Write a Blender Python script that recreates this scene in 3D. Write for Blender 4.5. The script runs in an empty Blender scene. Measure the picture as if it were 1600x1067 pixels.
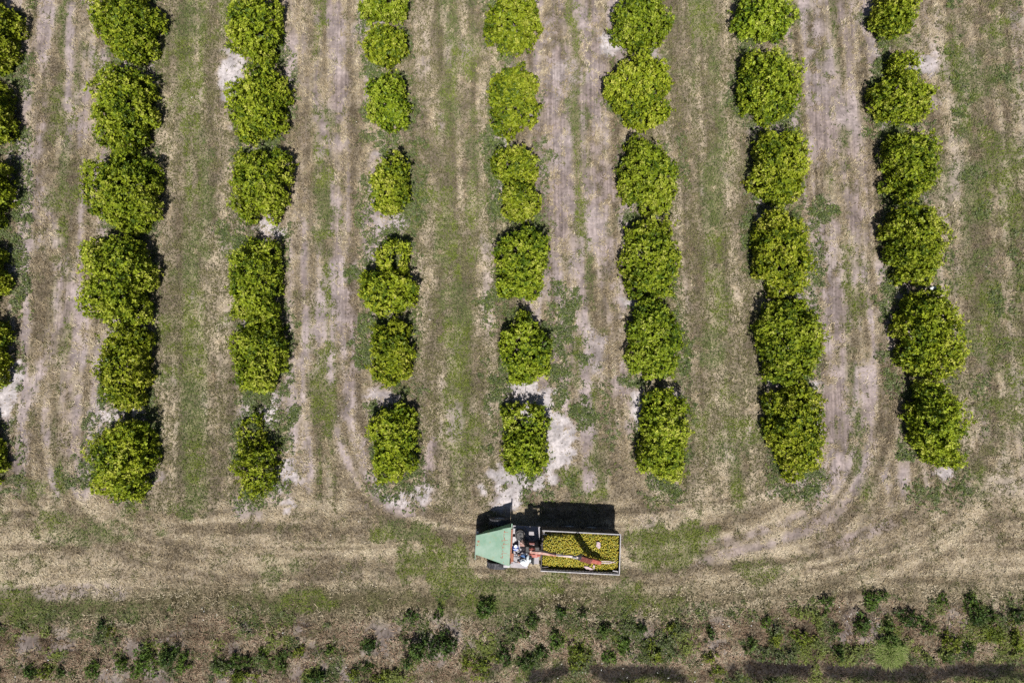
import bpy, bmesh, math
import numpy as np
from mathutils import Vector, Matrix, Euler

R = math.radians
scene = bpy.context.scene
col = scene.collection

# ------------------------------------------------------------------ camera, sky, sun, exposure
cam_data = bpy.data.cameras.new('camera')
cam_data.lens = 24.0
cam_data.sensor_width = 36.0
cam_data.clip_start = 0.5
cam_data.clip_end = 6000.0
cam = bpy.data.objects.new('camera', cam_data)
col.objects.link(cam)
cam.location = (0.0, 0.0, 41.0)
cam.rotation_euler = (R(5.3), 0.0, 0.0)
scene.camera = cam

SUN_ZENITH = 27.5
world = bpy.data.worlds.new('World')
scene.world = world
world.use_nodes = True
wn = world.node_tree
wn.nodes.clear()
sky = wn.nodes.new('ShaderNodeTexSky')
sky.sky_type = 'NISHITA'
sky.sun_disc = False
sky.sun_elevation = R(90 - SUN_ZENITH)
sky.sun_rotation = R(180)
bg = wn.nodes.new('ShaderNodeBackground')
bg.inputs['Strength'].default_value = 0.05
wo = wn.nodes.new('ShaderNodeOutputWorld')
wn.links.new(sky.outputs[0], bg.inputs['Color'])
wn.links.new(bg.outputs[0], wo.inputs['Surface'])

sun_data = bpy.data.lights.new('sun', 'SUN')
sun_data.energy = 5.0
sun_data.angle = R(0.5)
sun_data.color = (1.0, 0.975, 0.935)
sun = bpy.data.objects.new('sun', sun_data)
col.objects.link(sun)
sun.rotation_euler = (R(SUN_ZENITH), 0.0, 0.0)
sun.location = (0, -20, 40)

scene.view_settings.view_transform = 'Standard'
scene.view_settings.look = 'None'
scene.view_settings.gamma = 1.0
scene.view_settings.exposure = 0.38
scene.view_settings.use_curve_mapping = False
scene.cycles.use_denoising = False
scene.cycles.max_bounces = 6
scene.cycles.diffuse_bounces = 1
scene.cycles.transmission_bounces = 3

# ------------------------------------------------------------------ surveyed layout (metres, x east, y north)
# trees: row number, lobes of the crown (x, y, radius x, radius y, height)
TREES = [
    (0, [(-31.55, 22.56, 1.71, 2.16, 3.2)]),
    (0, [(-31.5, 17.51, 1.61, 2.04, 3.1)]),
    (0, [(-31.37, 12.71, 1.55, 2.15, 3.1)]),
    (0, [(-31.35, 7.65, 1.49, 2.06, 2.9)]),
    (0, [(-30.89, 2.92, 1.61, 2.1, 3.0)]),
    (0, [(-30.81, -2.91, 1.38, 1.76, 2.9)]),
    (1, [(-23.49, 23.08, 1.84, 2.03, 3.2)]),
    (1, [(-23.5, 17.94, 1.82, 2.5, 3.3)]),
    (1, [(-23.13, 12.67, 1.97, 2.38, 3.3)]),
    (1, [(-23.06, 7.48, 2.01, 2.9, 3.4)]),
    (1, [(-22.61, 2.19, 1.31, 2.32, 3.0)]),
    (1, [(-22.42, -3.08, 1.58, 2.29, 3.0)]),
    (2, [(-15.69, 22.99, 1.68, 2.07, 2.9)]),
    (2, [(-15.28, 18.06, 1.71, 2.16, 3.0)]),
    (2, [(-15.0, 13.19, 1.69, 2.24, 3.0)]),
    (2, [(-15.13, 7.24, 1.51, 2.52, 3.0)]),
    (2, [(-14.81, 2.76, 1.62, 2.3, 3.0)]),
    (2, [(-14.7, -3.71, 1.3, 1.53, 2.5), (-15.28, -1.58, 0.66, 1.11, 1.4)]),
    (3, [(-8.01, 24.51, 1.42, 0.73, 2.4)]),
    (3, [(-7.75, 21.99, 1.31, 1.04, 2.4)]),
    (3, [(-7.52, 18.18, 1.18, 1.73, 2.5)]),
    (3, [(-7.3, 13.06, 1.11, 1.88, 2.5)]),
    (3, [(-7.1, 8.71, 1.07, 1.15, 2.3), (-7.41, 6.65, 1.7, 1.34, 2.6)]),
    (3, [(-7.04, 2.96, 1.21, 1.95, 2.5)]),
    (3, [(-6.89, -2.1, 1.29, 2.27, 2.6)]),
    (4, [(0.04, 23.39, 1.71, 1.77, 2.8)]),
    (4, [(0.1, 18.43, 1.51, 2.14, 2.8)]),
    (4, [(0.23, 14.31, 1.3, 1.17, 2.3)]),
    (4, [(0.55, 12.17, 1.16, 1.0, 2.3)]),
    (4, [(0.64, 8.28, 1.54, 2.3, 2.7)]),
    (4, [(0.74, 3.2, 1.49, 2.01, 2.6)]),
    (4, [(0.74, -0.92, 1.34, 1.01, 2.0), (0.81, -2.71, 1.25, 1.41, 2.5)]),
    (5, [(7.82, 23.32, 1.75, 1.48, 2.9)]),
    (5, [(7.71, 19.08, 1.94, 2.17, 3.0)]),
    (5, [(8.15, 13.7, 1.64, 2.28, 3.0)]),
    (5, [(8.17, 8.72, 1.62, 2.5, 3.0)]),
    (5, [(8.37, 3.78, 1.63, 2.41, 3.0)]),
    (5, [(8.68, -1.83, 1.43, 2.66, 3.0)]),
    (6, [(15.39, 23.59, 1.92, 1.19, 3.1)]),
    (6, [(15.65, 19.23, 1.7, 2.39, 3.1)]),
    (6, [(15.99, 14.03, 1.64, 2.31, 3.1)]),
    (6, [(15.97, 8.87, 1.63, 2.39, 3.1)]),
    (6, [(16.36, 3.77, 1.84, 2.59, 3.1)]),
    (6, [(16.41, -1.52, 1.61, 2.71, 3.1)]),
    (7, [(23.51, 23.84, 1.2, 1.08, 2.8)]),
    (7, [(23.88, 20.6, 0.7, 0.74, 2.3), (23.64, 18.46, 1.85, 1.3, 2.8)]),
    (7, [(23.88, 14.36, 1.46, 2.24, 3.0)]),
    (7, [(23.89, 9.48, 1.69, 2.32, 3.1)]),
    (7, [(24.29, 4.29, 1.76, 2.74, 3.2)]),
    (7, [(24.54, -1.11, 1.42, 2.4, 3.2)])]
# verge bushes: x, y, radius x, radius y, height, leaf colour, label
BUSHES = [
    (-27.73, -15.26, 0.27, 0.45, 0.8, 0, 'dark green bush at the very bottom left, first in the weedy verge'),
    (-26.81, -15.29, 0.4, 0.37, 0.5, 2, 'small yellow-green bush just right of the leftmost dark bush'),
    (-25.99, -15.33, 0.2, 0.25, 0.5, 0, 'tiny dark bush right of the small yellow-green one near bottom left'),
    (-24.11, -15.12, 0.39, 0.53, 0.8, 1, 'round green bush with pale lower tips standing alone near bottom left'),
    (-22.49, -14.82, 0.41, 0.43, 0.7, 1, 'small green bush touching the left end of the long bush clump'),
    (-21.06, -14.77, 0.86, 0.87, 1.1, 1, 'wide green bush at the bottom, left half of the long bush clump'),
    (-19.78, -14.48, 0.58, 0.7, 1.0, 0, 'dark upright bush in the middle of the long clump at bottom left'),
    (-18.78, -14.77, 0.4, 0.45, 0.8, 1, 'green bush at the right end of the long clump at bottom left'),
    (-16.75, -15.06, 0.45, 0.36, 0.6, 1, 'low green bush left of the dark pair on the bottom edge'),
    (-16.09, -14.74, 0.54, 0.42, 0.8, 0, 'dark bush above the mid green bushes on the bottom verge, left third'),
    (-15.53, -15.49, 0.9, 0.46, 0.7, 2, 'broad yellowish green bush cut by the bottom edge, left third'),
    (-15.14, -14.69, 0.36, 0.35, 0.7, 0, 'compact dark bush right of its dark twin, left third of verge'),
    (-14.31, -14.26, 0.32, 0.35, 0.7, 1, 'green bush a little higher up the verge beside a grey bare patch'),
    (-13.28, -14.75, 0.53, 0.6, 0.9, 0, 'dark ragged bush left of the grey bare soil patch on the verge'),
    (-12.34, -14.17, 0.36, 0.38, 0.4, 2, 'thin olive bush on the upper side of the grey bare patch'),
    (-11.17, -15.48, 0.72, 0.37, 0.8, 0, 'dark green bush on the bottom edge below the grey bare patch'),
    (-9.05, -15.43, 0.33, 0.3, 0.7, 2, 'yellow-green bush on the bottom edge, third from the centre pair'),
    (-8.26, -14.99, 0.35, 0.29, 0.8, 0, 'small dark bush below the lone round bush of the verge'),
    (-7.54, -15.59, 0.43, 0.32, 0.6, 2, 'bright yellowish bush on the bottom edge left of the big dark pair'),
    (-8.17, -13.89, 0.46, 0.42, 0.8, 0, 'lone round dark bush on pale soil left of the big dark pair'),
    (-10.49, -13.99, 0.24, 0.18, 0.5, 1, 'tiny green bush alone on the pale strip of the verge'),
    (-5.44, -13.96, 0.79, 0.88, 1.5, 0, 'largest dark bush of the verge, left one of the big pair'),
    (-3.81, -13.77, 0.83, 0.74, 1.4, 0, 'second large dark bush, right one of the big pair on verge'),
    (-1.76, -14.94, 0.95, 0.69, 0.6, 2, 'bright yellow-green bushy patch right of the big dark pair'),
    (-1.47, -11.7, 0.59, 0.55, 0.9, 1, 'round fresh green bush alone below the front of the truck'),
    (-5.91, -12.09, 0.44, 0.38, 0.5, 1, 'small olive green bush left of the round fresh green bush'),
    (-4.3, -12.09, 0.31, 0.31, 0.5, 1, 'small green bush between the olive one and the round fresh one'),
    (-0.42, -14.32, 0.49, 0.6, 0.9, 0, 'dark narrow bush directly below the truck hood on the verge'),
    (0.88, -14.61, 0.51, 0.52, 0.9, 0, 'dark green bush below the truck driver at the bottom verge'),
    (1.16, -12.5, 0.35, 0.4, 0.8, 0, 'small dark bush below the gap between truck cab and bin'),
    (0.57, -13.13, 0.46, 0.36, 0.7, 0, 'dark low bush left of the small bush under the truck gap'),
    (2.56, -13.48, 0.36, 0.61, 0.9, 1, 'tall narrow green bush under the left half of the fruit bin'),
    (1.69, -14.17, 0.29, 0.33, 0.6, 0, 'small dark bush between the driver side bush and the tall narrow one'),
    (2.84, -11.92, 0.33, 0.29, 0.7, 1, 'small green bush nearest to the underside of the fruit bin'),
    (4.02, -12.05, 0.26, 0.18, 0.6, 0, 'tiny dark bush under the middle of the fruit bin'),
    (3.84, -14.32, 0.54, 0.75, 0.9, 2, 'bright green bush with yellow tips under the middle of the bin'),
    (5.32, -13.07, 0.4, 0.47, 0.8, 0, 'dark bush under the right end of the fruit bin'),
    (5.57, -14.48, 0.36, 0.35, 0.7, 1, 'mid green bush near the bottom below the right end of bin'),
    (6.43, -13.6, 0.55, 0.48, 0.6, 1, 'spreading green bush just right of the dark one under the bin'),
    (7.5, -12.85, 0.28, 0.28, 0.7, 0, 'small dark bush right of the bin line in the upper verge'),
    (8.21, -14.32, 0.58, 0.72, 0.7, 2, 'large yellow-green bush with pale tips right of the bare grey spot'),
    (9.13, -12.93, 0.28, 0.3, 0.6, 2, 'small yellowish bush at the upper edge of the right verge'),
    (11.48, -13.13, 0.26, 0.36, 0.7, 0, 'dark thin bush in the middle of the right verge'),
    (11.45, -14.43, 0.35, 0.28, 0.6, 2, 'small bright bush beside the bare grey spot, right of centre'),
    (11.85, -15.19, 0.47, 0.25, 0.5, 2, 'bright yellow bush at the bottom edge above the dark ditch'),
    (13.74, -13.82, 0.29, 0.34, 0.8, 0, 'dark bush with white specks in the right half of verge'),
    (14.69, -12.43, 0.25, 0.37, 0.6, 1, 'small bush high on the verge, right of the thin dark bush'),
    (15.2, -13.39, 0.45, 0.48, 0.6, 2, 'yellow-green bush at the left of the white-flowered patch, right verge'),
    (16.83, -13.37, 0.78, 0.62, 0.7, 2, 'wide yellow-green flowering bush left of the pale bare hollow'),
    (18.27, -11.36, 0.32, 0.48, 0.8, 0, 'dark upright bush alone at the upper edge of right verge'),
    (20.88, -11.2, 0.72, 0.52, 0.7, 1, 'soft green spreading bush at the upper edge of right verge'),
    (18.76, -13.07, 0.18, 0.29, 0.6, 0, 'small dark bush at the rim of the pale bare hollow'),
    (20.3, -12.54, 0.43, 0.68, 1.0, 0, 'tall dark bush with bright lower side left of the dark trio'),
    (18.74, -14.21, 0.31, 0.38, 0.8, 0, 'dark bush below the pale bare hollow on the right verge'),
    (21.74, -12.74, 0.27, 0.33, 0.7, 0, 'small dark bush with white specks above the pale grass tussock'),
    (22.88, -12.27, 0.85, 0.56, 1.1, 0, 'large dark bush above and right of the pale grass tussock'),
    (21.87, -13.52, 0.78, 0.41, 0.9, 0, 'dark bush right behind the pale grass tussock'),
    (23.97, -12.95, 0.3, 0.32, 0.7, 1, 'green bush right of the large dark bush on the right verge'),
    (24.95, -11.21, 0.36, 0.3, 0.6, 1, 'small leafy bush with pale specks high on the right verge'),
    (25.12, -13.69, 0.67, 0.58, 0.7, 2, 'bright loose green bush halfway between tussock and right edge'),
    (26.58, -11.18, 0.35, 0.34, 0.6, 1, 'small olive bush high on the verge near the right edge'),
    (26.75, -12.04, 0.47, 0.54, 1.0, 0, 'dark bush pair half near the right edge, upper left one'),
    (27.49, -12.06, 0.56, 0.39, 0.9, 0, 'dark flat bush just right of the dark one near right edge'),
    (29.15, -12.15, 0.4, 0.4, 0.8, 0, 'dark bush touching the right edge of the photo'),
    (26.27, -14.07, 0.38, 0.38, 0.8, 1, 'green bush with shaded top below the dark pair near right edge'),
    (27.76, -13.28, 0.6, 0.59, 0.6, 2, 'pale yellow-green bush below the dark flat one near right edge'),
    (29.01, -13.56, 0.43, 1.05, 0.8, 2, 'bright green bush on the right edge above the grassy corner'),
    (24.92, -14.41, 0.29, 0.27, 0.7, 0, 'small dark bush between the tussock and the right corner'),
    (-23.75, -12.66, 0.17, 0.3, 0.5, 0, 'tiny dark bush alone in the dry strip left of the verge'),
    (-23.13, -12.93, 0.25, 0.27, 0.4, 2, 'tiny yellow bush beside the tiny dark one in dry strip')]
# ground cover: x, y, radius x, radius y, strength
WHITE_SAND = [
    (-17.29, 20.43, 0.6, 1.68, 1),
    (6.92, 22.44, 0.76, 0.6, 1),
    (25.88, 21.6, 0.76, 0.92, 0.9),
    (1.22, 0.17, 0.92, 0.84, 0.8),
    (2.59, -2.18, 0.57, 1.82, 0.9),
    (0.45, -4.88, 1.36, 0.83, 0.9),
    (-15.09, 10.87, 1.41, 0.43, 0.6),
    (-30.31, 1.24, 0.5, 1.07, 1),
    (-30.28, -0.29, 0.38, 0.57, 0.7),
    (-8.56, 24.55, 0.36, 0.48, 0.8),
    (7.18, 6.08, 0.62, 0.43, 0.8),
    (15.82, 1.62, 0.5, 0.61, 0.8),
    (18.19, 1.24, 0.42, 0.34, 0.8),
    (-23.32, -0.36, 0.92, 0.42, 0.7),
    (-24.6, -1.35, 0.46, 0.68, 0.5),
    (7.56, -0.86, 0.27, 1.83, 0.9),
    (-14.52, -0.67, 0.61, 0.84, 0.7),
    (-13.45, -4.25, 0.68, 1.13, 0.6),
    (-15.66, -6.11, 0.75, 0.53, 0.35),
    (-6.43, -5.36, 1.36, 0.45, 0.6),
    (-11.09, -14.93, 1.25, 0.44, 0.6),
    (-12.21, -14.46, 0.52, 0.66, 0.6),
    (11.56, -14.0, 0.52, 0.37, 0.7),
    (7.48, -14.14, 0.48, 0.37, 0.6),
    (19.21, -13.57, 0.52, 0.33, 0.8),
    (25.4, -4.06, 0.49, 0.34, 0.6),
    (7.24, 9.83, 0.23, 0.35, 0.9),
    (26.31, 18.56, 0.4, 0.32, 0.5),
    (-7.84, 11.03, 0.63, 0.31, 0.5),
    (-7.47, 0.48, 0.76, 0.31, 0.5),
    (-0.4, 17.73, 0.48, 0.36, 0.5),
    (7.32, 15.07, 0.36, 0.55, 0.6),
    (3.21, 20.84, 0.72, 1.2, 0.4),
    (2.42, 23.36, 0.64, 0.64, 0.4),
    (24.0, 12.44, 0.39, 0.39, 0.6),
    (-21.21, -4.43, 0.38, 0.3, 0.4),
    (16.19, -7.03, 0.53, 0.3, 0.3),
    (7.91, -6.66, 0.6, 0.3, 0.3),
    (5.01, 3.36, 0.54, 1.15, 0.45),
    (-25.38, -10.87, 1.86, 0.37, 0.35),
    (28.28, -12.14, 0.45, 0.3, 0.4),
    (-5.92, -14.64, 0.81, 0.52, 0.5)]
GREEN_GRASS = [
    (-11.73, 17.53, 0.63, 1.51, 0.8),
    (-11.6, 12.44, 0.86, 1.96, 0.9),
    (-20.53, 22.94, 0.44, 3.61, 0.7),
    (-18.94, 11.83, 0.47, 3.13, 0.6),
    (-19.71, 17.94, 0.56, 2.38, 0.4),
    (-19.02, -2.56, 0.95, 2.28, 0.3),
    (-4.06, 18.35, 0.56, 3.18, 0.7),
    (-3.98, 9.04, 0.58, 3.5, 0.8),
    (-3.23, 1.62, 0.61, 3.45, 0.9),
    (-2.44, 13.04, 0.35, 3.93, 0.5),
    (-2.62, 22.94, 0.4, 3.21, 0.5),
    (12.56, 22.94, 0.48, 2.81, 0.6),
    (12.86, 15.07, 0.55, 2.37, 0.5),
    (12.72, 5.89, 0.54, 1.55, 0.7),
    (12.34, 3.55, 0.69, 1.15, 0.7),
    (4.3, 18.35, 0.87, 1.99, 0.7),
    (3.83, 23.36, 0.88, 1.81, 0.6),
    (4.04, 2.39, 0.77, 1.53, 0.6),
    (4.64, 4.72, 0.77, 1.16, 0.4),
    (-6.02, -7.4, 1.5, 0.6, 0.6),
    (-4.79, -9.31, 2.32, 1.27, 0.85),
    (9.09, -8.21, 2.25, 1.12, 0.8),
    (12.96, -1.8, 1.52, 1.14, 0.5),
    (4.92, -4.81, 1.36, 0.83, 0.7),
    (-25.81, -6.73, 2.63, 0.98, 0.5),
    (-19.42, -6.29, 1.51, 0.83, 0.6),
    (-0.75, -10.87, 2.23, 0.67, 0.6),
    (-11.44, 5.89, 0.54, 1.55, 0.4),
    (-27.5, 11.83, 0.78, 1.57, 0.5),
    (-27.67, 17.94, 0.71, 2.38, 0.4),
    (-28.01, -4.81, 1.51, 0.76, 0.5),
    (-11.51, 1.24, 0.77, 2.3, 0.5),
    (20.6, 7.06, 0.7, 2.71, 0.4),
    (20.49, 17.53, 0.56, 1.59, 0.6),
    (28.0, 20.01, 0.88, 2.39, 0.6),
    (28.39, 13.44, 0.79, 2.36, 0.6),
    (30.62, 11.43, 0.55, 1.96, 0.6),
    (28.67, 5.5, 0.62, 2.32, 0.6),
    (30.21, -0.29, 0.53, 1.53, 0.4),
    (-29.07, -11.41, 2.23, 0.97, 0.7),
    (-24.93, -12.14, 2.97, 0.74, 0.5),
    (-11.93, -11.41, 2.6, 0.67, 0.6),
    (-3.05, -2.18, 1.52, 0.76, 0.5),
    (-2.29, -1.05, 1.52, 0.76, 0.4),
    (20.23, -1.05, 0.76, 1.9, 0.5),
    (26.38, -0.29, 0.61, 2.29, 0.3),
    (1.68, -10.14, 1.49, 0.6, 0.7),
    (5.97, -10.87, 1.12, 0.52, 0.6),
    (15.35, -9.6, 1.49, 0.6, 0.4),
    (28.83, -15.0, 2.21, 1.11, 0.9),
    (16.6, -15.78, 11.04, 0.29, 0.9),
    (-22.14, 22.94, 1.0, 2.41, 0.35)]
WEED_PATCH = [
    (-30.07, 6.28, 0.77, 1.39, 1),
    (2.79, 5.42, 0.93, 1.62, 1),
    (-0.54, 5.89, 0.93, 1.24, 0.8),
    (3.15, 2.32, 0.77, 1.69, 0.9),
    (-0.88, 20.01, 0.4, 1.36, 0.7),
    (-5.9, 18.27, 0.44, 0.6, 0.8),
    (-1.11, 14.86, 0.63, 2.37, 0.9),
    (-1.18, 11.75, 0.55, 0.63, 0.9),
    (-8.67, 9.24, 0.51, 0.86, 0.9),
    (-6.0, 5.11, 0.39, 0.39, 0.9),
    (-8.68, 3.75, 0.65, 1.31, 0.8),
    (-8.03, -0.48, 0.61, 0.53, 0.8),
    (-6.21, 0.78, 0.76, 0.61, 0.8),
    (10.55, 2.78, 0.42, 2.3, 0.7),
    (7.26, 11.23, 0.7, 0.51, 0.9),
    (6.7, 18.56, 0.56, 0.87, 0.7),
    (14.69, 22.94, 0.6, 2.01, 0.8),
    (14.46, 19.59, 0.64, 1.75, 0.8),
    (23.16, 20.84, 0.56, 2.16, 1),
    (23.0, 16.09, 0.63, 1.74, 1),
    (23.36, 6.28, 0.77, 1.08, 1),
    (23.19, -2.75, 0.83, 0.76, 0.8),
    (-14.07, 9.63, 0.43, 0.86, 0.6),
    (-13.57, 3.36, 0.5, 1.69, 0.7),
    (-14.29, -1.8, 0.99, 1.6, 0.8),
    (-21.61, -2.56, 0.49, 2.05, 0.7),
    (-24.75, -2.18, 0.57, 1.52, 0.6),
    (-24.36, 1.24, 0.46, 0.61, 0.5),
    (-22.02, 13.85, 0.31, 1.97, 0.5),
    (-25.39, -4.25, 1.13, 0.76, 0.4),
    (-9.93, 8.05, 0.39, 0.47, 0.8),
    (-9.04, 11.83, 0.47, 1.57, 0.6),
    (-5.91, 13.44, 0.55, 2.36, 0.5),
    (1.97, 13.44, 0.55, 2.36, 0.4),
    (15.26, 15.88, 0.47, 1.58, 0.5),
    (14.78, 13.44, 0.63, 1.18, 0.5),
    (14.68, 9.04, 0.47, 1.95, 0.6),
    (19.05, 11.83, 0.63, 0.86, 0.8),
    (18.51, 8.25, 0.39, 2.33, 0.5),
    (15.07, 4.33, 0.39, 1.54, 0.6),
    (23.46, 13.44, 0.47, 1.57, 0.7),
    (23.23, 9.04, 0.62, 1.17, 0.5),
    (23.4, 1.24, 0.54, 0.77, 0.5),
    (10.5, 15.88, 0.4, 1.98, 0.3),
    (7.88, 13.04, 0.31, 0.79, 0.3),
    (-30.42, 20.43, 0.56, 1.2, 0.5),
    (-30.13, 13.04, 0.47, 2.36, 0.7),
    (5.73, -1.05, 0.53, 2.28, 0.3),
    (4.2, -0.67, 0.61, 0.53, 0.8),
    (3.78, -4.81, 0.45, 0.76, 0.4),
    (-5.68, -4.81, 0.98, 0.68, 0.5),
    (-17.63, 10.63, 0.47, 0.78, 0.5),
    (-17.09, 11.83, 0.39, 0.78, 0.4),
    (-13.77, 19.18, 0.32, 1.59, 0.4),
    (25.79, 16.29, 0.47, 1.19, 0.3),
    (26.55, 9.04, 0.39, 1.95, 0.3),
    (-0.77, 1.24, 0.61, 1.0, 0.8),
    (2.49, -0.29, 0.31, 0.31, 0.7),
    (-1.15, -0.67, 0.53, 1.52, 0.5),
    (7.1, 1.24, 0.77, 0.38, 0.8),
    (29.47, 5.89, 0.31, 1.16, 0.5),
    (30.73, 10.23, 0.39, 0.62, 0.6),
    (28.87, 11.83, 0.39, 0.55, 0.6),
    (30.62, 20.43, 0.32, 0.32, 0.7),
    (24.22, -4.81, 0.98, 0.45, 0.6),
    (26.49, -4.81, 0.76, 0.38, 0.6),
    (22.52, 2.78, 0.38, 1.15, 0.4),
    (-4.1, -11.05, 1.12, 0.37, 0.3)]
# worn wheel tracks: points, half width, strength
TRACKS = [
    ([(-29.62, 28.06), (-29.3, 19.18), (-29.23, 13.04), (-27.64, 9.04), (-27.16, 6.28), (-28.11, 2.78), (-28.98, -0.29), (-29.26, -5.92)], 0.42, 0.75),
    ([(-27.21, 27.2), (-26.95, 17.11), (-26.81, 8.25), (-26.74, 4.33), (-26.4, -2.56)], 0.34, 0.55),
    ([(-10.99, 28.06), (-10.74, 14.26), (-10.44, 7.85), (-9.82, 2.78), (-9.59, -2.18)], 0.42, 0.85),
    ([(-12.61, 28.06), (-12.89, 20.43), (-13.0, 13.04), (-11.71, 9.04), (-12.71, 2.78), (-12.17, -2.56)], 0.34, 0.35),
    ([(2.93, 28.06), (2.7, 17.11), (2.99, 11.83), (2.64, 7.06), (3.08, 2.78), (3.21, -0.29)], 0.5, 0.75),
    ([(4.96, 28.06), (5.11, 19.18), (5.21, 14.26), (5.67, 9.83), (6.2, 5.89), (6.6, 1.24)], 0.57, 0.75),
    ([(18.8, 28.06), (19.13, 20.43), (19.37, 14.66), (19.41, 8.25), (19.38, 1.24), (19.33, -3.31), (18.34, -5.18)], 0.57, 0.85),
    ([(19.3, -3.12), (17.66, -6.11), (13.53, -7.77), (9.0, -8.72)], 0.27, 0.48),
    ([(21.08, 28.06), (21.16, 19.18), (21.35, 13.04), (21.51, 8.25), (22.14, 5.11), (22.33, 2.78)], 0.5, 0.8),
    ([(22.25, 4.33), (22.43, 1.62), (21.63, -2.18), (19.32, -6.11), (15.59, -7.95), (10.49, -9.23)], 0.27, 0.48),
    ([(-4.72, -2.18), (-5.0, -4.62), (-5.47, -6.29)], 0.23, 0.9),
    ([(-8.88, -1.8), (-8.65, -3.87), (-7.56, -5.55), (-6.03, -6.29)], 0.27, 0.8),
    ([(23.46, -4.81), (22.63, -6.29), (20.3, -7.77), (16.86, -9.23)], 0.53, 0.5),
    ([(28.78, 4.33), (27.77, -2.56), (25.27, -6.29), (22.16, -8.13)], 0.38, 0.35),
    ([(1.89, -6.29), (3.76, -8.13), (7.49, -9.6)], 0.31, 0.3),
    ([(-31.72, -10.87), (-25.4, -10.51), (-18.7, -9.96)], 0.46, 0.35)]
ROW_X = [-31.06, -22.9, -15.1, -7.02, 0.82, 8.62, 16.56, 24.58]
ROW_SLOPE = -0.037
# lines along which machines turn at the row ends: points, reach
TURNS = [
    ([(20.34, 9.83), (20.63, 3.55), (20.44, -0.67), (19.33, -4.06), (17.16, -6.29), (13.53, -7.69), (9.01, -8.43), (3.75, -8.72), (-1.5, -8.72)], 3.63),
    ([(29.26, 2.78), (28.39, -1.8), (26.05, -5.92), (22.53, -8.13), (18.35, -9.42), (13.08, -10.14)], 2.29),
    ([(-10.36, 1.24), (-9.7, -2.56), (-7.94, -5.36), (-5.27, -6.85), (-1.5, -7.58)], 1.72),
    ([(-27.14, 2.78), (-27.03, -2.18), (-25.67, -5.92), (-22.53, -8.13), (-17.61, -9.23)], 1.72)]

rng = np.random.default_rng(11)

# ------------------------------------------------------------------ helpers
def tag(o, label=None, cat=None, group=None, kind=None):
    if label: o['label'] = label
    if cat: o['category'] = cat
    if group: o['group'] = group
    if kind: o['kind'] = kind
    return o

def link(name, data, parent=None, mat=None):
    o = bpy.data.objects.new(name, data)
    col.objects.link(o)
    if parent is not None: o.parent = parent
    if mat is not None: data.materials.append(mat)
    return o

def empty(name, loc, rz=0.0):
    o = bpy.data.objects.new(name, None)
    o.empty_display_size = 0.3
    o.location = loc
    o.rotation_euler = (0, 0, rz)
    col.objects.link(o)
    return o

def mesh_from(name, verts, tris, cols=None, smooth=False):
    me = bpy.data.meshes.new(name)
    nv, nt = len(verts), len(tris)
    me.vertices.add(nv)
    me.vertices.foreach_set('co', np.ascontiguousarray(verts, dtype=np.float32).ravel())
    k = tris.shape[1]
    me.loops.add(nt * k)
    me.loops.foreach_set('vertex_index', np.ascontiguousarray(tris, dtype=np.int32).ravel())
    me.polygons.add(nt)
    me.polygons.foreach_set('loop_start', np.arange(0, nt * k, k, dtype=np.int32))
    if smooth:
        me.polygons.foreach_set('use_smooth', np.ones(nt, dtype=bool))
    if cols is not None:
        a = me.attributes.new('col', 'FLOAT_COLOR', 'POINT')
        c = np.ones((nv, 4), dtype=np.float32)
        c[:, :3] = cols
        a.data.foreach_set('color', c.ravel())
    me.update(calc_edges=True)
    return me

def hash2(i, j, seed):
    h = (i.astype(np.int64) * 374761393 + j.astype(np.int64) * 668265263 + seed * 974634777) & 0xffffffff
    h = ((h ^ (h >> 13)) * 1274126177) & 0xffffffff
    h = h ^ (h >> 16)
    return (h & 0xffffff) / float(0x1000000)

def vnoise(x, y, s, seed):
    x = x / s; y = y / s
    i = np.floor(x); j = np.floor(y)
    fx = x - i; fy = y - j
    fx = fx * fx * (3 - 2 * fx); fy = fy * fy * (3 - 2 * fy)
    a = hash2(i, j, seed); b = hash2(i + 1, j, seed); c = hash2(i, j + 1, seed); d = hash2(i + 1, j + 1, seed)
    return (a * (1 - fx) + b * fx) * (1 - fy) + (c * (1 - fx) + d * fx) * fy

def fbm(x, y, s, seed, octs=4):
    v = 0; amp = 0.5; tot = 0
    for o in range(octs):
        v = v + amp * vnoise(x + 17.3 * o, y - 9.1 * o, s, seed + o)
        tot += amp; amp *= 0.55; s = s * 0.5
    return v / tot

def sstep(a, b, x):
    t = np.clip((x - a) / (b - a), 0, 1)
    return t * t * (3 - 2 * t)

# ------------------------------------------------------------------ materials
def new_mat(name):
    m = bpy.data.materials.new(name)
    m.use_nodes = True
    n = m.node_tree
    n.nodes.clear()
    out = n.nodes.new('ShaderNodeOutputMaterial')
    bs = n.nodes.new('ShaderNodeBsdfPrincipled')
    n.links.new(bs.outputs[0], out.inputs['Surface'])
    return m, n, bs, out

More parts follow.
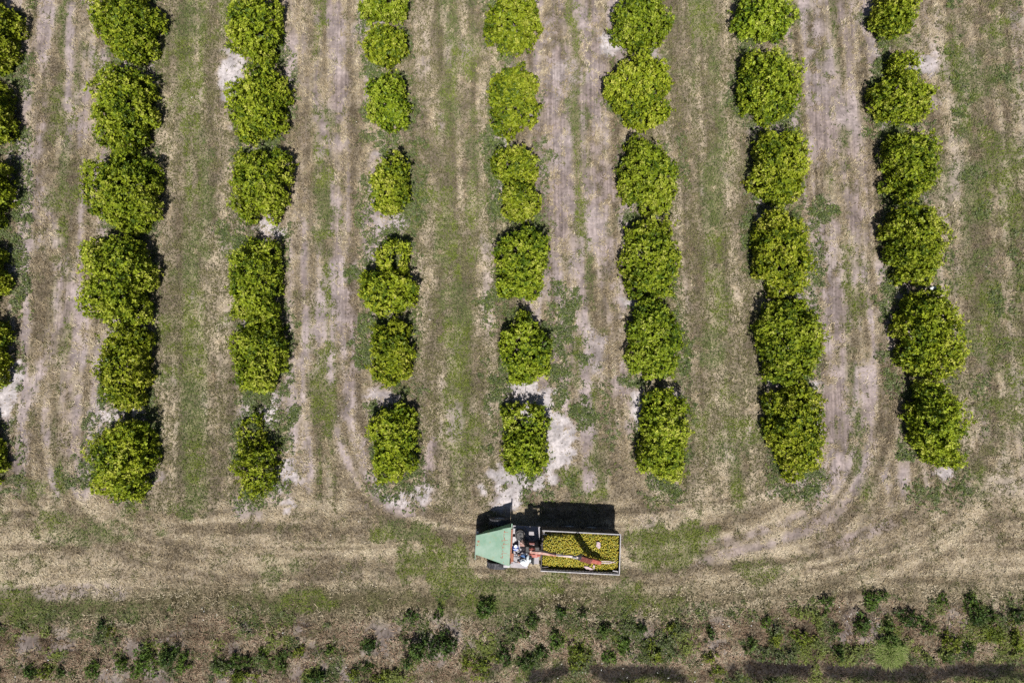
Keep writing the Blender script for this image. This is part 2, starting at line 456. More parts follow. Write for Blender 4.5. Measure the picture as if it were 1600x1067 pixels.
def mat_attr(name, rough=0.7, spec=0.25, transl=0.0, tint=(1, 1, 1)):
    m, n, bs, out = new_mat(name)
    at = n.nodes.new('ShaderNodeAttribute'); at.attribute_name = 'col'
    n.links.new(at.outputs['Color'], bs.inputs['Base Color'])
    bs.inputs['Roughness'].default_value = rough
    bs.inputs['Specular IOR Level'].default_value = spec
    if transl > 0:
        tr = n.nodes.new('ShaderNodeBsdfTranslucent')
        mx = n.nodes.new('ShaderNodeMixShader'); mx.inputs[0].default_value = transl
        tm = n.nodes.new('ShaderNodeMix'); tm.data_type = 'RGBA'; tm.blend_type = 'MULTIPLY'; tm.inputs[0].default_value = 1.0
        n.links.new(at.outputs['Color'], tm.inputs[6]); tm.inputs[7].default_value = (*tint, 1)
        n.links.new(tm.outputs[2], tr.inputs['Color'])
        n.links.new(bs.outputs[0], mx.inputs[1]); n.links.new(tr.outputs[0], mx.inputs[2])
        n.links.new(mx.outputs[0], out.inputs['Surface'])
    return m

def mat_worn(name, c1, c2, scale=6.0, rough=0.6, metal=0.0, lo=0.45, hi=0.6, spec=0.4, c3=None, bump=0.0, s3=40.0):
    """paint or steel with stains of a second colour and fine speckle"""
    m, n, bs, out = new_mat(name)
    tc = n.nodes.new('ShaderNodeTexCoord')
    nz = n.nodes.new('ShaderNodeTexNoise'); nz.inputs['Scale'].default_value = scale; nz.inputs['Detail'].default_value = 8
    nz.inputs['Roughness'].default_value = 0.65
    n.links.new(tc.outputs['Object'], nz.inputs['Vector'])
    mr = n.nodes.new('ShaderNodeMapRange'); mr.inputs[1].default_value = lo; mr.inputs[2].default_value = hi
    n.links.new(nz.outputs['Fac'], mr.inputs[0])
    mx = n.nodes.new('ShaderNodeMix'); mx.data_type = 'RGBA'
    mx.inputs[6].default_value = (*c1, 1); mx.inputs[7].default_value = (*c2, 1)
    n.links.new(mr.outputs[0], mx.inputs[0])
    last = mx.outputs[2]
    if c3 is not None:
        n2 = n.nodes.new('ShaderNodeTexNoise'); n2.inputs['Scale'].default_value = s3; n2.inputs['Detail'].default_value = 4
        n.links.new(tc.outputs['Object'], n2.inputs['Vector'])
        m2 = n.nodes.new('ShaderNodeMapRange'); m2.inputs[1].default_value = 0.6; m2.inputs[2].default_value = 0.7
        n.links.new(n2.outputs['Fac'], m2.inputs[0])
        x2 = n.nodes.new('ShaderNodeMix'); x2.data_type = 'RGBA'
        n.links.new(m2.outputs[0], x2.inputs[0]); n.links.new(last, x2.inputs[6]); x2.inputs[7].default_value = (*c3, 1)
        last = x2.outputs[2]
    n.links.new(last, bs.inputs['Base Color'])
    bs.inputs['Roughness'].default_value = rough
    bs.inputs['Metallic'].default_value = metal
    bs.inputs['Specular IOR Level'].default_value = spec
    if bump > 0:
        bp = n.nodes.new('ShaderNodeBump'); bp.inputs['Strength'].default_value = bump; bp.inputs['Distance'].default_value = 0.02
        n.links.new(nz.outputs['Fac'], bp.inputs['Height']); n.links.new(bp.outputs[0], bs.inputs['Normal'])
    return m

M = {}
M['leaf'] = mat_attr('citrus_leaf', 0.5, 0.22, 0.25, (1.3, 1.2, 0.4))
M['bush_leaf'] = mat_attr('bush_leaf', 0.55, 0.2, 0.2, (1.2, 1.15, 0.6))
M['weed'] = mat_attr('weed_leaf', 0.55, 0.25, 0.15, (1.1, 1.1, 0.7))
M['grass'] = mat_attr('grass_blade', 0.75, 0.2, 0.15)
M['bark'] = mat_worn('bark', (0.10, 0.075, 0.055), (0.20, 0.17, 0.14), 9, 0.9, bump=0.5)
M['green_paint'] = mat_worn('green_paint', (0.14, 0.245, 0.165), (0.25, 0.33, 0.26), 1.1, 0.55, 0, 0.38, 0.66, 0.4, (0.20, 0.25, 0.15), s3=5.0)
M['green_dark'] = mat_worn('green_paint_old', (0.10, 0.26, 0.13), (0.16, 0.33, 0.18), 2.5, 0.55)
M['rust'] = mat_worn('rust', (0.24, 0.085, 0.05), (0.36, 0.16, 0.10), 14, 0.85, c3=(0.10, 0.05, 0.035))
M['red_faded'] = mat_worn('faded_red_paint', (0.34, 0.15, 0.11), (0.48, 0.33, 0.28), 5, 0.6, 0, 0.42, 0.62, c3=(0.25, 0.10, 0.07))
M['red_pale'] = mat_worn('bleached_red_paint', (0.44, 0.31, 0.28), (0.52, 0.46, 0.44), 5, 0.55, 0, 0.4, 0.6, c3=(0.36, 0.16, 0.12))
M['red'] = mat_worn('red_paint', (0.32, 0.065, 0.045), (0.38, 0.14, 0.10), 7, 0.5, c3=(0.16, 0.05, 0.04))
M['dark_red'] = mat_worn('dark_red_paint', (0.14, 0.035, 0.03), (0.22, 0.08, 0.06), 7, 0.6)
M['black_steel'] = mat_worn('black_steel', (0.028, 0.027, 0.028), (0.06, 0.05, 0.045), 8, 0.6)
M['bin_steel'] = mat_worn('bin_steel', (0.05, 0.045, 0.045), (0.10, 0.08, 0.07), 6, 0.7, c3=(0.14, 0.08, 0.06))
M['rim_steel'] = mat_worn('rim_steel', (0.30, 0.28, 0.285), (0.42, 0.40, 0.40), 7, 0.5, c3=(0.20, 0.15, 0.13), s3=18)
M['plate'] = mat_worn('deck_plate', (0.25, 0.23, 0.245), (0.33, 0.29, 0.30), 5, 0.55, c3=(0.14, 0.10, 0.09), s3=20)
M['rubber'] = mat_worn('tyre_rubber', (0.035, 0.034, 0.037), (0.085, 0.08, 0.085), 5, 0.85)
M['hose'] = mat_worn('hose_rubber', (0.018, 0.018, 0.02), (0.035, 0.035, 0.035), 20, 0.5)
M['chrome'] = mat_worn('cylinder_rod', (0.55, 0.55, 0.56), (0.62, 0.62, 0.62), 8, 0.3, 0.6)
M['seat'] = mat_worn('seat_vinyl', (0.03, 0.03, 0.035), (0.05, 0.05, 0.05), 12, 0.6)
M['white_cloth'] = mat_worn('white_cotton', (0.72, 0.75, 0.76), (0.62, 0.67, 0.70), 14, 0.9)
M['blue_cloth'] = mat_worn('blue_cloth', (0.05, 0.12, 0.28), (0.08, 0.17, 0.36), 18, 0.9)
M['denim'] = mat_worn('denim', (0.05, 0.11, 0.25), (0.07, 0.14, 0.30), 25, 0.9)
M['skin'] = mat_worn('skin', (0.36, 0.19, 0.12), (0.42, 0.23, 0.15), 10, 0.55)
M['hair'] = mat_worn('hair', (0.02, 0.015, 0.012), (0.04, 0.03, 0.02), 30, 0.6)
M['shoe'] = mat_worn('boot_leather', (0.06, 0.04, 0.03), (0.09, 0.06, 0.04), 12, 0.7)
M['blue_plastic'] = mat_worn('blue_plastic', (0.03, 0.08, 0.34), (0.05, 0.11, 0.40), 6, 0.35)
M['white_plastic'] = mat_worn('white_plastic', (0.74, 0.76, 0.78), (0.66, 0.68, 0.70), 8, 0.4)
M['fruit'] = mat_attr('citrus_peel', 0.4, 0.45)
M['sack'] = mat_worn('sack_cloth', (0.40, 0.29, 0.30), (0.52, 0.41, 0.41), 16, 0.95)
M['tube'] = mat_worn('black_polythene', (0.02, 0.02, 0.022), (0.04, 0.04, 0.04), 10, 0.45)
M['petal'] = mat_worn('petal', (0.72, 0.72, 0.70), (0.6, 0.6, 0.52), 10, 0.8)

# ------------------------------------------------------------------ ground cover map
GX0, GX1, GY0, GY1, GS = -44.0, 44.0, -24.0, 36.0, 0.1
gx = np.arange(GX0, GX1, GS); gy = np.arange(GY0, GY1, GS)
X, Y = np.meshgrid(gx, gy)

def patches(lst, ragged=1.1, scale=1.1, seed=40):
    out = np.zeros_like(X)
    for k, (cx, cy, rx, ry, s) in enumerate(lst):
        m = 2.6
        i0, i1 = np.searchsorted(gx, [cx - m * rx - 1, cx + m * rx + 1]); j0, j1 = np.searchsorted(gy, [cy - m * ry - 1, cy + m * ry + 1])
        if i1 <= i0 or j1 <= j0: continue
        xs = X[j0:j1, i0:i1]; ys = Y[j0:j1, i0:i1]
        d = np.sqrt(((xs - cx) / rx) ** 2 + ((ys - cy) / ry) ** 2)
        f = 1.38 - d + ragged * (fbm(xs, ys, scale, seed + k, 4) - 0.5) * 2.2 + 0.7 * (vnoise(xs, ys, 0.22, seed + 9) - 0.5)
        out[j0:j1, i0:i1] = np.maximum(out[j0:j1, i0:i1], sstep(0.0, 0.75, f) * s)
    return out

def seg_dist(px, py, pts):
    """distance, signed side distance and run along a polyline"""
    d = np.full(px.shape, 1e9); sd = np.zeros(px.shape); run = np.zeros(px.shape); acc = 0.0
    for (ax, ay), (bx, by) in zip(pts[:-1], pts[1:]):
        vx, vy = bx - ax, by - ay
        ln = math.hypot(vx, vy)
        t = np.clip(((px - ax) * vx + (py - ay) * vy) / (ln * ln), 0, 1)
        q = np.hypot(px - ax - t * vx, py - ay - t * vy)
        m = q < d
        d[m] = q[m]; sd[m] = (((px - ax) * vy - (py - ay) * vx) / ln)[m]; run[m] = (acc + t * ln)[m]
        acc += ln
    return d, sd, run

def smooth_pts(pts):
    """Catmull-Rom through the surveyed points so that tracks bend softly"""
    p = [np.array(q, float) for q in pts]
    p = [2 * p[0] - p[1]] + p + [2 * p[-1] - p[-2]]
    out = []
    for i in range(1, len(p) - 2):
        for t in (0, 0.25, 0.5, 0.75):
            a, b, c, d = p[i - 1], p[i], p[i + 1], p[i + 2]
            out.append(tuple(0.5 * (2 * b + (c - a) * t + (2 * a - 5 * b + 4 * c - d) * t * t + (3 * b - a - 3 * c + d) * t ** 3)))
    out.append(tuple(p[-2]))
    return out

XR = X - ROW_SLOPE * Y
phase = (XR + 22.95) / 7.93
corr = np.floor(phase)
frac = phase - corr
row_d = np.minimum(frac, 1 - frac) * 7.93                 # distance to the nearest tree row
orch = sstep(-6.6, -4.6, Y + 1.2 * (fbm(X, Y, 4, 3, 3) - 0.5))   # 1 in the orchard, 0 on the headland
verge = sstep(-11.2, -13.2, Y + 1.6 * (fbm(X, Y, 3.5, 5, 3) - 0.5) + 0.045 * np.clip(X - 6, 0, 40) * -1)
sandy_lane = np.where((np.mod(corr, 2) == 1) & (corr < 6), 1.0, np.where(corr >= 6, 0.5, 0.0))
along = fbm(XR * 7.0, Y * 0.55, 3.2, 21, 4)               # streaks along the rows
across = 0.55 * fbm(X * 0.28, Y * 6.0, 2.6, 22, 4) + 0.45 * fbm(X * 0.9, Y * 9.0, 2.6, 27, 3)                # streaks along the headland
streak = along * orch + across * (1 - orch)
ruts = fbm(XR * 9.0, Y * 0.22, 3.0, 24, 3) * orch + fbm(X * 0.22, Y * 9.0, 3.0, 25, 3) * (1 - orch)
for gi_, (pts, reach) in enumerate(TURNS):                # mowing and wheel lines that swing round the row ends
    d, sd, run = seg_dist(X, Y, smooth_pts(pts))
    wgt = sstep(reach, reach * 0.45, d) * sstep(0.3, 2.5, run)
    streak = streak * (1 - wgt) + fbm(sd * 7.0, run * 0.5, 2.6, 26 + gi_, 4) * wgt
    ruts = ruts * (1 - wgt) + fbm(sd * 9.0, run * 0.22, 3.0, 36 + gi_, 3) * wgt
big = fbm(X, Y, 6.0, 31, 4)
mid = fbm(X, Y, 1.6, 32, 4)
fine = fbm(X, Y, 0.45, 33, 3)

track = np.zeros_like(X)
rut = np.zeros_like(X)
for k, (pts, w, s) in enumerate(TRACKS):
    d, sd, run = seg_dist(X, Y, smooth_pts(pts))
    lines = fbm(sd * 6.0, run * 0.5, 0.8, 560 + k, 3)
    f = sstep(w * 2.3, w * 0.1, d + (mid - 0.5) * w * 3.0)
    wear = sstep(0.34, 0.64, fbm(X, Y, 3.4, 60 + k, 4) * 0.45 + lines * 0.35 + fine * 0.2)
    track = np.maximum(track, f * s * wear)
    rut = np.maximum(rut, sstep(w * 1.2, 0.0, d) * (0.4 + 1.2 * lines))

white = patches([(a, b, c * 1.25, d * 1.2, min(1.0, e * 1.15)) for a, b, c, d, e in WHITE_SAND], 1.3, 1.0, 100)
white = white * (1 - 0.5 * verge) * (1 - 0.35 * sstep(25.5, 27.0, XR))
near_row = sstep(2.2, 0.9, row_d) * orch * sstep(28.0, 26.5, XR)
white = np.maximum(white, near_row * sstep(0.60, 0.72, fbm(X, Y, 2.2, 77, 4)) * 0.55)
edge_r = sstep(25.5, 28.0, XR) * orch
green = patches(GREEN_GRASS, 1.5, 1.3, 200)
lane_green = sstep(1.1, 0.2, np.abs(frac - 0.5) * 7.93) * orch
green = np.maximum(green, lane_green * sstep(0.36, 0.62, fbm(XR * 3, Y * 0.35, 2.2, 23, 4)) * np.where(sandy_lane > 0.4, 0.55, 0.95))
green = np.maximum(green, sstep(0.56, 0.72, mid * 0.5 + big * 0.5) * 0.5)
weed = patches(WEED_PATCH, 1.5, 0.9, 400)
weed = np.maximum(weed, near_row * sstep(0.44, 0.60, fbm(X, Y, 1.5, 78, 4)) * 0.75)
weed = np.maximum(weed, edge_r * sstep(0.60, 0.74, fbm(X, Y, 1.4, 79, 4)) * 0.4)
weed_v = verge * sstep(0.53, 0.68, fbm(X, Y, 1.3, 80, 4) + 0.10 * sstep(-8, 10, X))
weed = np.maximum(weed, weed_v * 0.75)
sand = np.maximum(track, sandy_lane * orch * sstep(0.42, 0.66, streak * 0.60 + mid * 0.25 + big * 0.15) * 0.7)
sand = np.maximum(sand, (1 - sandy_lane) * orch * sstep(0.58, 0.74, streak * 0.6 + mid * 0.4) * 0.4)
sand = np.maximum(sand, verge * sstep(0.50, 0.66, fbm(X, Y, 2.0, 81, 4)) * 0.42 * sstep(-15.2, -14.2, Y + sstep(0, -6, X) * 3))
sand = np.maximum(sand, white)
green = np.maximum(green, edge_r * sstep(0.52, 0.68, fbm(X, Y, 1.8, 84, 4)) * 0.55)
green = green * (1 - 0.8 * white) * (1 - 0.6 * track)
weed = weed * (1 - 0.85 * sstep(0.3, 0.8, white))
olive = sstep(-9.9, -11.1, Y + 1.4 * (big - 0.5) - 0.012 * X) * (1 - 0.75 * verge) * sstep(0.28, 0.48, mid * 0.6 + big * 0.4) * (0.55 + 0.45 * sstep(14, 2, X))
yd = Y + 0.9 * (fbm(X, Y, 2.0, 82, 3) - 0.5)
dark = sstep(-14.65, -14.95, yd) * sstep(-16.05, -15.75, yd) * sstep(-3.0, 0.5, X + 2 * (mid - 0.5)) * sstep(0.32, 0.42, fbm(X, Y, 2.2, 83, 3))
green = np.maximum(green, sstep(-15.75, -16.1, yd) * sstep(-1, 2, X) * 0.9)
sand = sand * (1 - dark); weed = weed * (1 - 0.95 * dark)

def lerp(a, b, t): return a + (np.asarray(b) - a) * t[..., None]
rut_line = sstep(0.60, 0.70, ruts) * (1 - verge)
straw_tone = np.clip(sstep(0.32, 0.66, 0.64 * streak + 0.20 * mid + 0.16 * big) - 0.75 * rut_line, 0, 1)
C_soil = lerp(np.broadcast_to(np.array([0.135, 0.108, 0.075]), X.shape + (3,)), [0.320, 0.262, 0.188], straw_tone)
C_soil = lerp(C_soil, [0.110, 0.115, 0.042], green * 0.75)
C_soil = lerp(C_soil, [0.075, 0.066, 0.030], olive * 0.8)
C_sand = lerp(np.broadcast_to(np.array([0.212, 0.167, 0.153]), X.shape + (3,)), [0.285, 0.234, 0.222], sstep(0.3, 0.7, mid))
C_sand = lerp(C_sand, [0.385, 0.345, 0.338], sstep(0.25, 0.9, white))
C_ground = lerp(C_soil, C_sand, sstep(0.12, 0.6, sand))
C_ground = C_ground * (0.72 + 0.50 * sstep(0.25, 0.75, fine))[..., None]
C_ground = C_ground * (1 - 0.25 * verge * (1 - white))[..., None]
C_ground = lerp(C_ground, [0.020, 0.017, 0.018], dark * 0.95)

relief = 0.05 * (big - 0.5) + 0.03 * (mid - 0.5) - 0.035 * rut + 0.16 * verge * (mid - 0.5) - 0.45 * sstep(-14.8, -16.4, Y) * sstep(-6, 0, X)

def sample(field, x, y):
    fx = np.clip((x - GX0) / GS, 0, len(gx) - 1.001); fy = np.clip((y - GY0) / GS, 0, len(gy) - 1.001)
    i = fx.astype(int); j = fy.astype(int); a = fx - i; b = fy - j
    if field.ndim == 3: a = a[:, None]; b = b[:, None]
    return (field[j, i] * (1 - a) + field[j, i + 1] * a) * (1 - b) + (field[j + 1, i] * (1 - a) + field[j + 1, i + 1] * a) * b

def gz(x, y):
    return float(sample(relief, np.array([x], float), np.array([y], float))[0])

# ------------------------------------------------------------------ ground sheet
def axis(lo, hi, step, far):
    core = np.arange(lo, hi + 1e-6, step)
    ext = np.cumsum(step * 1.55 ** np.arange(1, 40)); ext = ext[ext < far]
    return np.concatenate([lo - ext[::-1], core, hi + ext])

ax_ = axis(-39, 39, 0.19, 2500); ay_ = axis(-20, 32, 0.19, 2500)
gX, gY = np.meshgrid(ax_, ay_)
fx, fy = gX.ravel(), gY.ravel()
inside = sstep(43.5, 41, np.abs(fx)) * sstep(-23.5, -21.5, fy) * sstep(35.5, 33.5, fy)
zc = sample(relief, fx, fy) * inside
cc = sample(C_ground, fx, fy)
cc = np.array([0.20, 0.165, 0.10]) + (cc - np.array([0.20, 0.165, 0.10])) * inside[:, None]
nx, ny = len(ax_), len(ay_)
idx = np.arange(nx * ny).reshape(ny, nx)
quads = np.stack([idx[:-1, :-1].ravel(), idx[:-1, 1:].ravel(), idx[1:, 1:].ravel(), idx[1:, :-1].ravel()], 1)
ground_me = mesh_from('ground', np.stack([fx, fy, zc], 1), quads, cc, smooth=True)
la = ground_me.attributes.new('lane', 'FLOAT', 'POINT')
la.data.foreach_set('value', (sample(orch * (0.25 + 0.75 * np.clip(track * 1.6, 0, 1)), fx, fy) * inside).astype(np.float32))

m, n, bs, out = new_mat('orchard_soil')
at = n.nodes.new('ShaderNodeAttribute'); at.attribute_name = 'col'
tc = n.nodes.new('ShaderNodeTexCoord')
n1 = n.nodes.new('ShaderNodeTexNoise'); n1.inputs['Scale'].default_value = 5.0; n1.inputs['Detail'].default_value = 9; n1.inputs['Roughness'].default_value = 0.7
n.links.new(tc.outputs['Object'], n1.inputs['Vector'])
r1 = n.nodes.new('ShaderNodeMapRange'); r1.inputs[1].default_value = 0.3; r1.inputs[2].default_value = 0.7; r1.inputs[3].default_value = 0.6; r1.inputs[4].default_value = 1.36
n.links.new(n1.outputs['Fac'], r1.inputs[0])
v = n.nodes.new('ShaderNodeVectorMath'); v.operation = 'SCALE'
n.links.new(at.outputs['Color'], v.inputs[0]); mp = n.nodes.new('ShaderNodeMapping'); mp.inputs['Rotation'].default_value = (0, 0, -0.037); mp.inputs['Scale'].default_value = (7.0, 0.22, 1.0)
n.links.new(tc.outputs['Object'], mp.inputs['Vector'])
n2 = n.nodes.new('ShaderNodeTexNoise'); n2.inputs['Scale'].default_value = 1.0; n2.inputs['Detail'].default_value = 3
n.links.new(mp.outputs[0], n2.inputs['Vector'])
r2 = n.nodes.new('ShaderNodeMapRange'); r2.inputs[1].default_value = 0.35; r2.inputs[2].default_value = 0.62; r2.inputs[3].default_value = 0.66; r2.inputs[4].default_value = 1.12
n.links.new(n2.outputs['Fac'], r2.inputs[0])
lt = n.nodes.new('ShaderNodeAttribute'); lt.attribute_name = 'lane'
lm = n.nodes.new('ShaderNodeMix'); lm.inputs[2].default_value = 1.0
n.links.new(lt.outputs['Fac'], lm.inputs[0]); n.links.new(r2.outputs[0], lm.inputs[3])
mm = n.nodes.new('ShaderNodeMath'); mm.operation = 'MULTIPLY'
n.links.new(r1.outputs[0], mm.inputs[0]); n.links.new(lm.outputs[0], mm.inputs[1])
n.links.new(mm.outputs[0], v.inputs['Scale'])
n.links.new(v.outputs[0], bs.inputs['Base Color'])
bs.inputs['Roughness'].default_value = 0.95
bs.inputs['Specular IOR Level'].default_value = 0.1
bp = n.nodes.new('ShaderNodeBump'); bp.inputs['Strength'].default_value = 0.6; bp.inputs['Distance'].default_value = 0.05
n.links.new(n1.outputs['Fac'], bp.inputs['Height']); n.links.new(bp.outputs[0], bs.inputs['Normal'])
ground = link('ground', ground_me, None, m)
tag(ground, 'sandy orchard ground with dry straw, wheel tracks and pale bare patches', 'ground', kind='structure')

# ------------------------------------------------------------------ grass blades
def blades(n, x, y, L, W, elev, az, cols, zoff=0.0):
    z = sample(relief, x, y) + zoff
    d = np.stack([np.cos(az) * np.cos(elev), np.sin(az) * np.cos(elev), np.sin(elev)], 1)
    s = np.stack([-np.sin(az), np.cos(az), np.zeros(n)], 1) * (W * 0.5)[:, None]
    b = np.stack([x, y, z], 1)
    vts = np.empty((n, 3, 3)); vts[:, 0] = b - s; vts[:, 1] = b + s; vts[:, 2] = b + d * L[:, None]
    tri = np.arange(n * 3).reshape(n, 3)
    return vts.reshape(-1, 3), tri, np.repeat(cols, 3, 0)

AX0, AX1, AY0, AY1 = -35.0, 35.0, -17.6, 28.5
def scatter(n):
    return rng.uniform(AX0, AX1, n), rng.uniform(AY0, AY1, n)

# dry straw and mown grass
x, y = scatter(1150000)
s_ = sample(sand, x, y); g_ = sample(green, x, y); st_ = sample(straw_tone, x, y); vg_ = sample(verge, x, y); ol_ = sample(olive, x, y); dk_ = sample(dark, x, y)
ln_ = sample(1.0 - sandy_lane, x, y) * sample(orch, x, y)
t1 = vnoise(x, y, 0.40, 611); t2 = vnoise(x, y, 0.17, 612); t3 = fbm(x, y, 0.9, 613, 3)
tuft = sstep(0.42, 0.74, 0.55 * t1 + 0.45 * t2)
dens = np.clip(0.74 + 0.5 * (tuft - 0.4) - 0.98 * sstep(0.1, 0.85, s_ + 0.55 * (t3 - 0.5) - 0.25 * (tuft - 0.4)) + 0.1 * g_, 0.03, 1)
keep = rng.random(len(x)) < dens * (1 - 0.35 * dk_)
x, y, s_, g_, st_, vg_, ol_, dk_, ln_, t1, t2, t3, tuft = [a[keep] for a in (x, y, s_, g_, st_, vg_, ol_, dk_, ln_, t1, t2, t3, tuft)]
nb = len(x)
r = rng.random(nb); r2 = rng.random(nb)
pal_dry = np.array([[0.095, 0.072, 0.043], [0.185, 0.142, 0.086], [0.285, 0.222, 0.138], [0.38, 0.302, 0.192], [0.46, 0.375, 0.245], [0.56, 0.475, 0.335]])
pal_grn = np.array([[0.055, 0.075, 0.026], [0.085, 0.110, 0.036], [0.115, 0.145, 0.042], [0.15, 0.175, 0.055], [0.185, 0.185, 0.08]])
tone = np.clip(0.5 + 0.64 * (st_ - 0.5) + 0.45 * (t1 - 0.5) + 0.50 * (t2 - 0.5) + 0.5 * (t3 - 0.5) + 0.40 * (r2 - 0.5) - 0.06 * vg_, 0, 0.999)
cb = pal_dry[(tone * 6).astype(int)]
gp = (1 - 0.4 * vg_) * np.clip(0.31 + 0.46 * ln_ + 0.95 * g_ + 0.10 * ol_ - 0.04 * vg_, 0, 0.95)
gn = 0.5 * vnoise(x, y, 0.55, 614) + 0.3 * vnoise(x, y, 0.25, 615) + 0.2 * r
is_g = gn < 0.16 + 0.62 * gp
gi = np.clip((0.55 * rng.random(is_g.sum()) + 0.5 * t1[is_g]) * 4.6, 0, 4).astype(int)
pal_olv = np.array([[0.058, 0.056, 0.025], [0.098, 0.094, 0.040], [0.138, 0.130, 0.055], [0.185, 0.168, 0.075], [0.24, 0.212, 0.105]])
pal_yel = np.array([[0.060, 0.085, 0.018], [0.095, 0.125, 0.022], [0.13, 0.165, 0.026], [0.17, 0.20, 0.034], [0.21, 0.225, 0.06]])
lush = sstep(0.12, 0.5, g_[is_g] + 0.3 * (t3[is_g] - 0.5))
yelw = sstep(0.40, 0.55, vnoise(x[is_g], y[is_g], 3.0, 616)) * lush
cb[is_g] = pal_olv[gi] * (1 - lush)[:, None] + (pal_grn[gi] * (1 - yelw)[:, None] + pal_yel[gi] * yelw[:, None]) * lush[:, None]
pink = (~is_g) & (r2 < 0.75 * vg_)
cb[pink] = cb[pink] * np.array([0.98, 0.84, 0.88])
ol = (~is_g) & (r2 < ol_ * 0.85)
cb[ol] = np.array([0.085, 0.070, 0.034])
cb = cb * (0.85 + 0.3 * rng.random((nb, 1)))
cb = cb * (1 - 0.18 * vg_ * (~is_g))[:, None]
cb = cb * (1 - 0.86 * dk_)[:, None]
L = rng.uniform(0.09, 0.20, nb) * (1 + 0.8 * vg_ + 0.4 * tuft); W = rng.uniform(0.026, 0.052, nb)
el = np.where(is_g, rng.uniform(0.3, 1.2, nb), rng.uniform(0.05, 0.8, nb) + 0.35 * tuft)
az = rng.uniform(0, 2 * np.pi, nb)
vv, tt, kk = blades(nb, x, y, L, W, el, az, cb)
grass = link('grass', mesh_from('grass', vv, tt, kk), None, M['grass'])
tag(grass, 'short dry straw coloured and green grass covering the orchard floor', 'grass', kind='stuff')

# ------------------------------------------------------------------ leaf clumps (weeds, bushes, crowns)
def leaf_clumps(C, N, k, L, W, lo, hi, cols, jit, fold=0.12):
    """k leaves round every clump centre C, spread about its outward normal N"""
    n = len(C)
    up = np.where(np.abs(N[:, 2:3]) < 0.9, np.array([[0, 0, 1.0]]), np.array([[1.0, 0, 0]]))
    T1 = np.cross(up, N); T1 /= np.linalg.norm(T1, axis=1, keepdims=True)
    T2 = np.cross(N, T1)
    a0 = rng.uniform(0, 2 * np.pi, n)
    ang = (a0[:, None] + np.arange(k)[None] * (2 * np.pi / k) + rng.normal(0, 0.35, (n, k))).reshape(-1)
    e = rng.uniform(lo, hi, n * k)
    rp = lambda A: np.repeat(A, k, 0)
    tang = rp(T1) * np.cos(ang)[:, None] + rp(T2) * np.sin(ang)[:, None]
    Nn = rp(N)
    d = tang * np.cos(e)[:, None] + Nn * np.sin(e)[:, None]
    nn = -tang * np.sin(e)[:, None] + Nn * np.cos(e)[:, None]
    s = np.cross(d, nn)
    tw = rng.normal(0, 0.45, n * k)
    s2 = s * np.cos(tw)[:, None] + nn * np.sin(tw)[:, None]
    n2 = -s * np.sin(tw)[:, None] + nn * np.cos(tw)[:, None]
    Ls = L * rng.uniform(0.7, 1.25, n * k)[:, None]; Ws = W * rng.uniform(0.75, 1.2, n * k)[:, None]
    B = rp(C) + rng.normal(0, jit, (n * k, 3))
    V = np.empty((n * k, 4, 3))
    V[:, 0] = B
    V[:, 1] = B + d * Ls * 0.5 + s2 * Ws * 0.5 + n2 * Ls * fold
    V[:, 2] = B + d * Ls
    V[:, 3] = B + d * Ls * 0.5 - s2 * Ws * 0.5 + n2 * Ls * fold
    b = (np.arange(n * k) * 4)[:, None]
    F = np.concatenate([b + np.array([[0, 1, 2]]), b + np.array([[0, 2, 3]])], 0)
    cl = rp(cols) * rng.uniform(0.78, 1.22, (n * k, 1))
    return V.reshape(-1, 3), F, np.repeat(cl, 4, 0)

# low weeds
x, y = scatter(700000)
w_ = sample(weed, x, y)
keep = rng.random(len(x)) < np.clip(w_ * 1.3 - 0.06, 0, 1) * (0.30 + 0.70 * sstep(0.35, 0.6, vnoise(x, y, 0.5, 93)))
x, y, w_ = x[keep], y[keep], w_[keep]
sel = rng.permutation(len(x))[:68000]
x, y, w_ = x[sel], y[sel], w_[sel]
nw = len(x)
vg_ = sample(verge, x, y)
zz = sample(relief, x, y) + rng.uniform(0.01, 0.05, nw) + rng.random(nw) ** 2 * (0.12 + 0.65 * vg_ * sstep(0.45, 0.7, vnoise(x, y, 0.8, 94))) * w_
Cw = np.stack([x, y, zz], 1)
Nw = np.stack([rng.normal(0, 0.3, nw), rng.normal(0, 0.3, nw), np.ones(nw)], 1); Nw /= np.linalg.norm(Nw, axis=1, keepdims=True)
pw = np.array([[0.090, 0.120, 0.036], [0.115, 0.140, 0.050], [0.062, 0.088, 0.026], [0.16, 0.172, 0.085], [0.120, 0.155, 0.030]])
yl = vg_ * sstep(0.45, 0.65, vnoise(x, y, 1.7, 91))
cw = pw[(rng.random(nw) * 5).astype(int)]
cw = cw + (np.array([[0.15, 0.175, 0.03]]) - cw) * (yl * 0.7)[:, None]
cw = cw * (1 - 0.25 * vg_ * (1 - yl))[:, None]
kw = 5
az = rng.uniform(0, 2 * np.pi, nw * kw); el = rng.uniform(0.0, 1.0, nw * kw)
Bw = np.repeat(Cw, kw, 0) + rng.normal(0, 0.045, (nw * kw, 3)) * np.array([[1, 1, 0.4]])
d = np.stack([np.cos(az) * np.cos(el), np.sin(az) * np.cos(el), np.sin(el)], 1) * rng.uniform(0.08, 0.15, (nw * kw, 1))
s = np.stack([-np.sin(az), np.cos(az), rng.normal(0, 0.3, nw * kw)], 1) * rng.uniform(0.025, 0.042, (nw * kw, 1))
vv = np.stack([Bw + d * 0.1 - s, Bw + d * 0.1 + s, Bw + d], 1).reshape(-1, 3)
tt = np.arange(nw * kw * 3).reshape(-1, 3)
kk = np.repeat(np.repeat(cw, kw, 0) * rng.uniform(0.7, 1.3, (nw * kw, 1)), 3, 0)
weeds = link('weeds', mesh_from('weeds', vv, tt, kk), None, M['weed'])
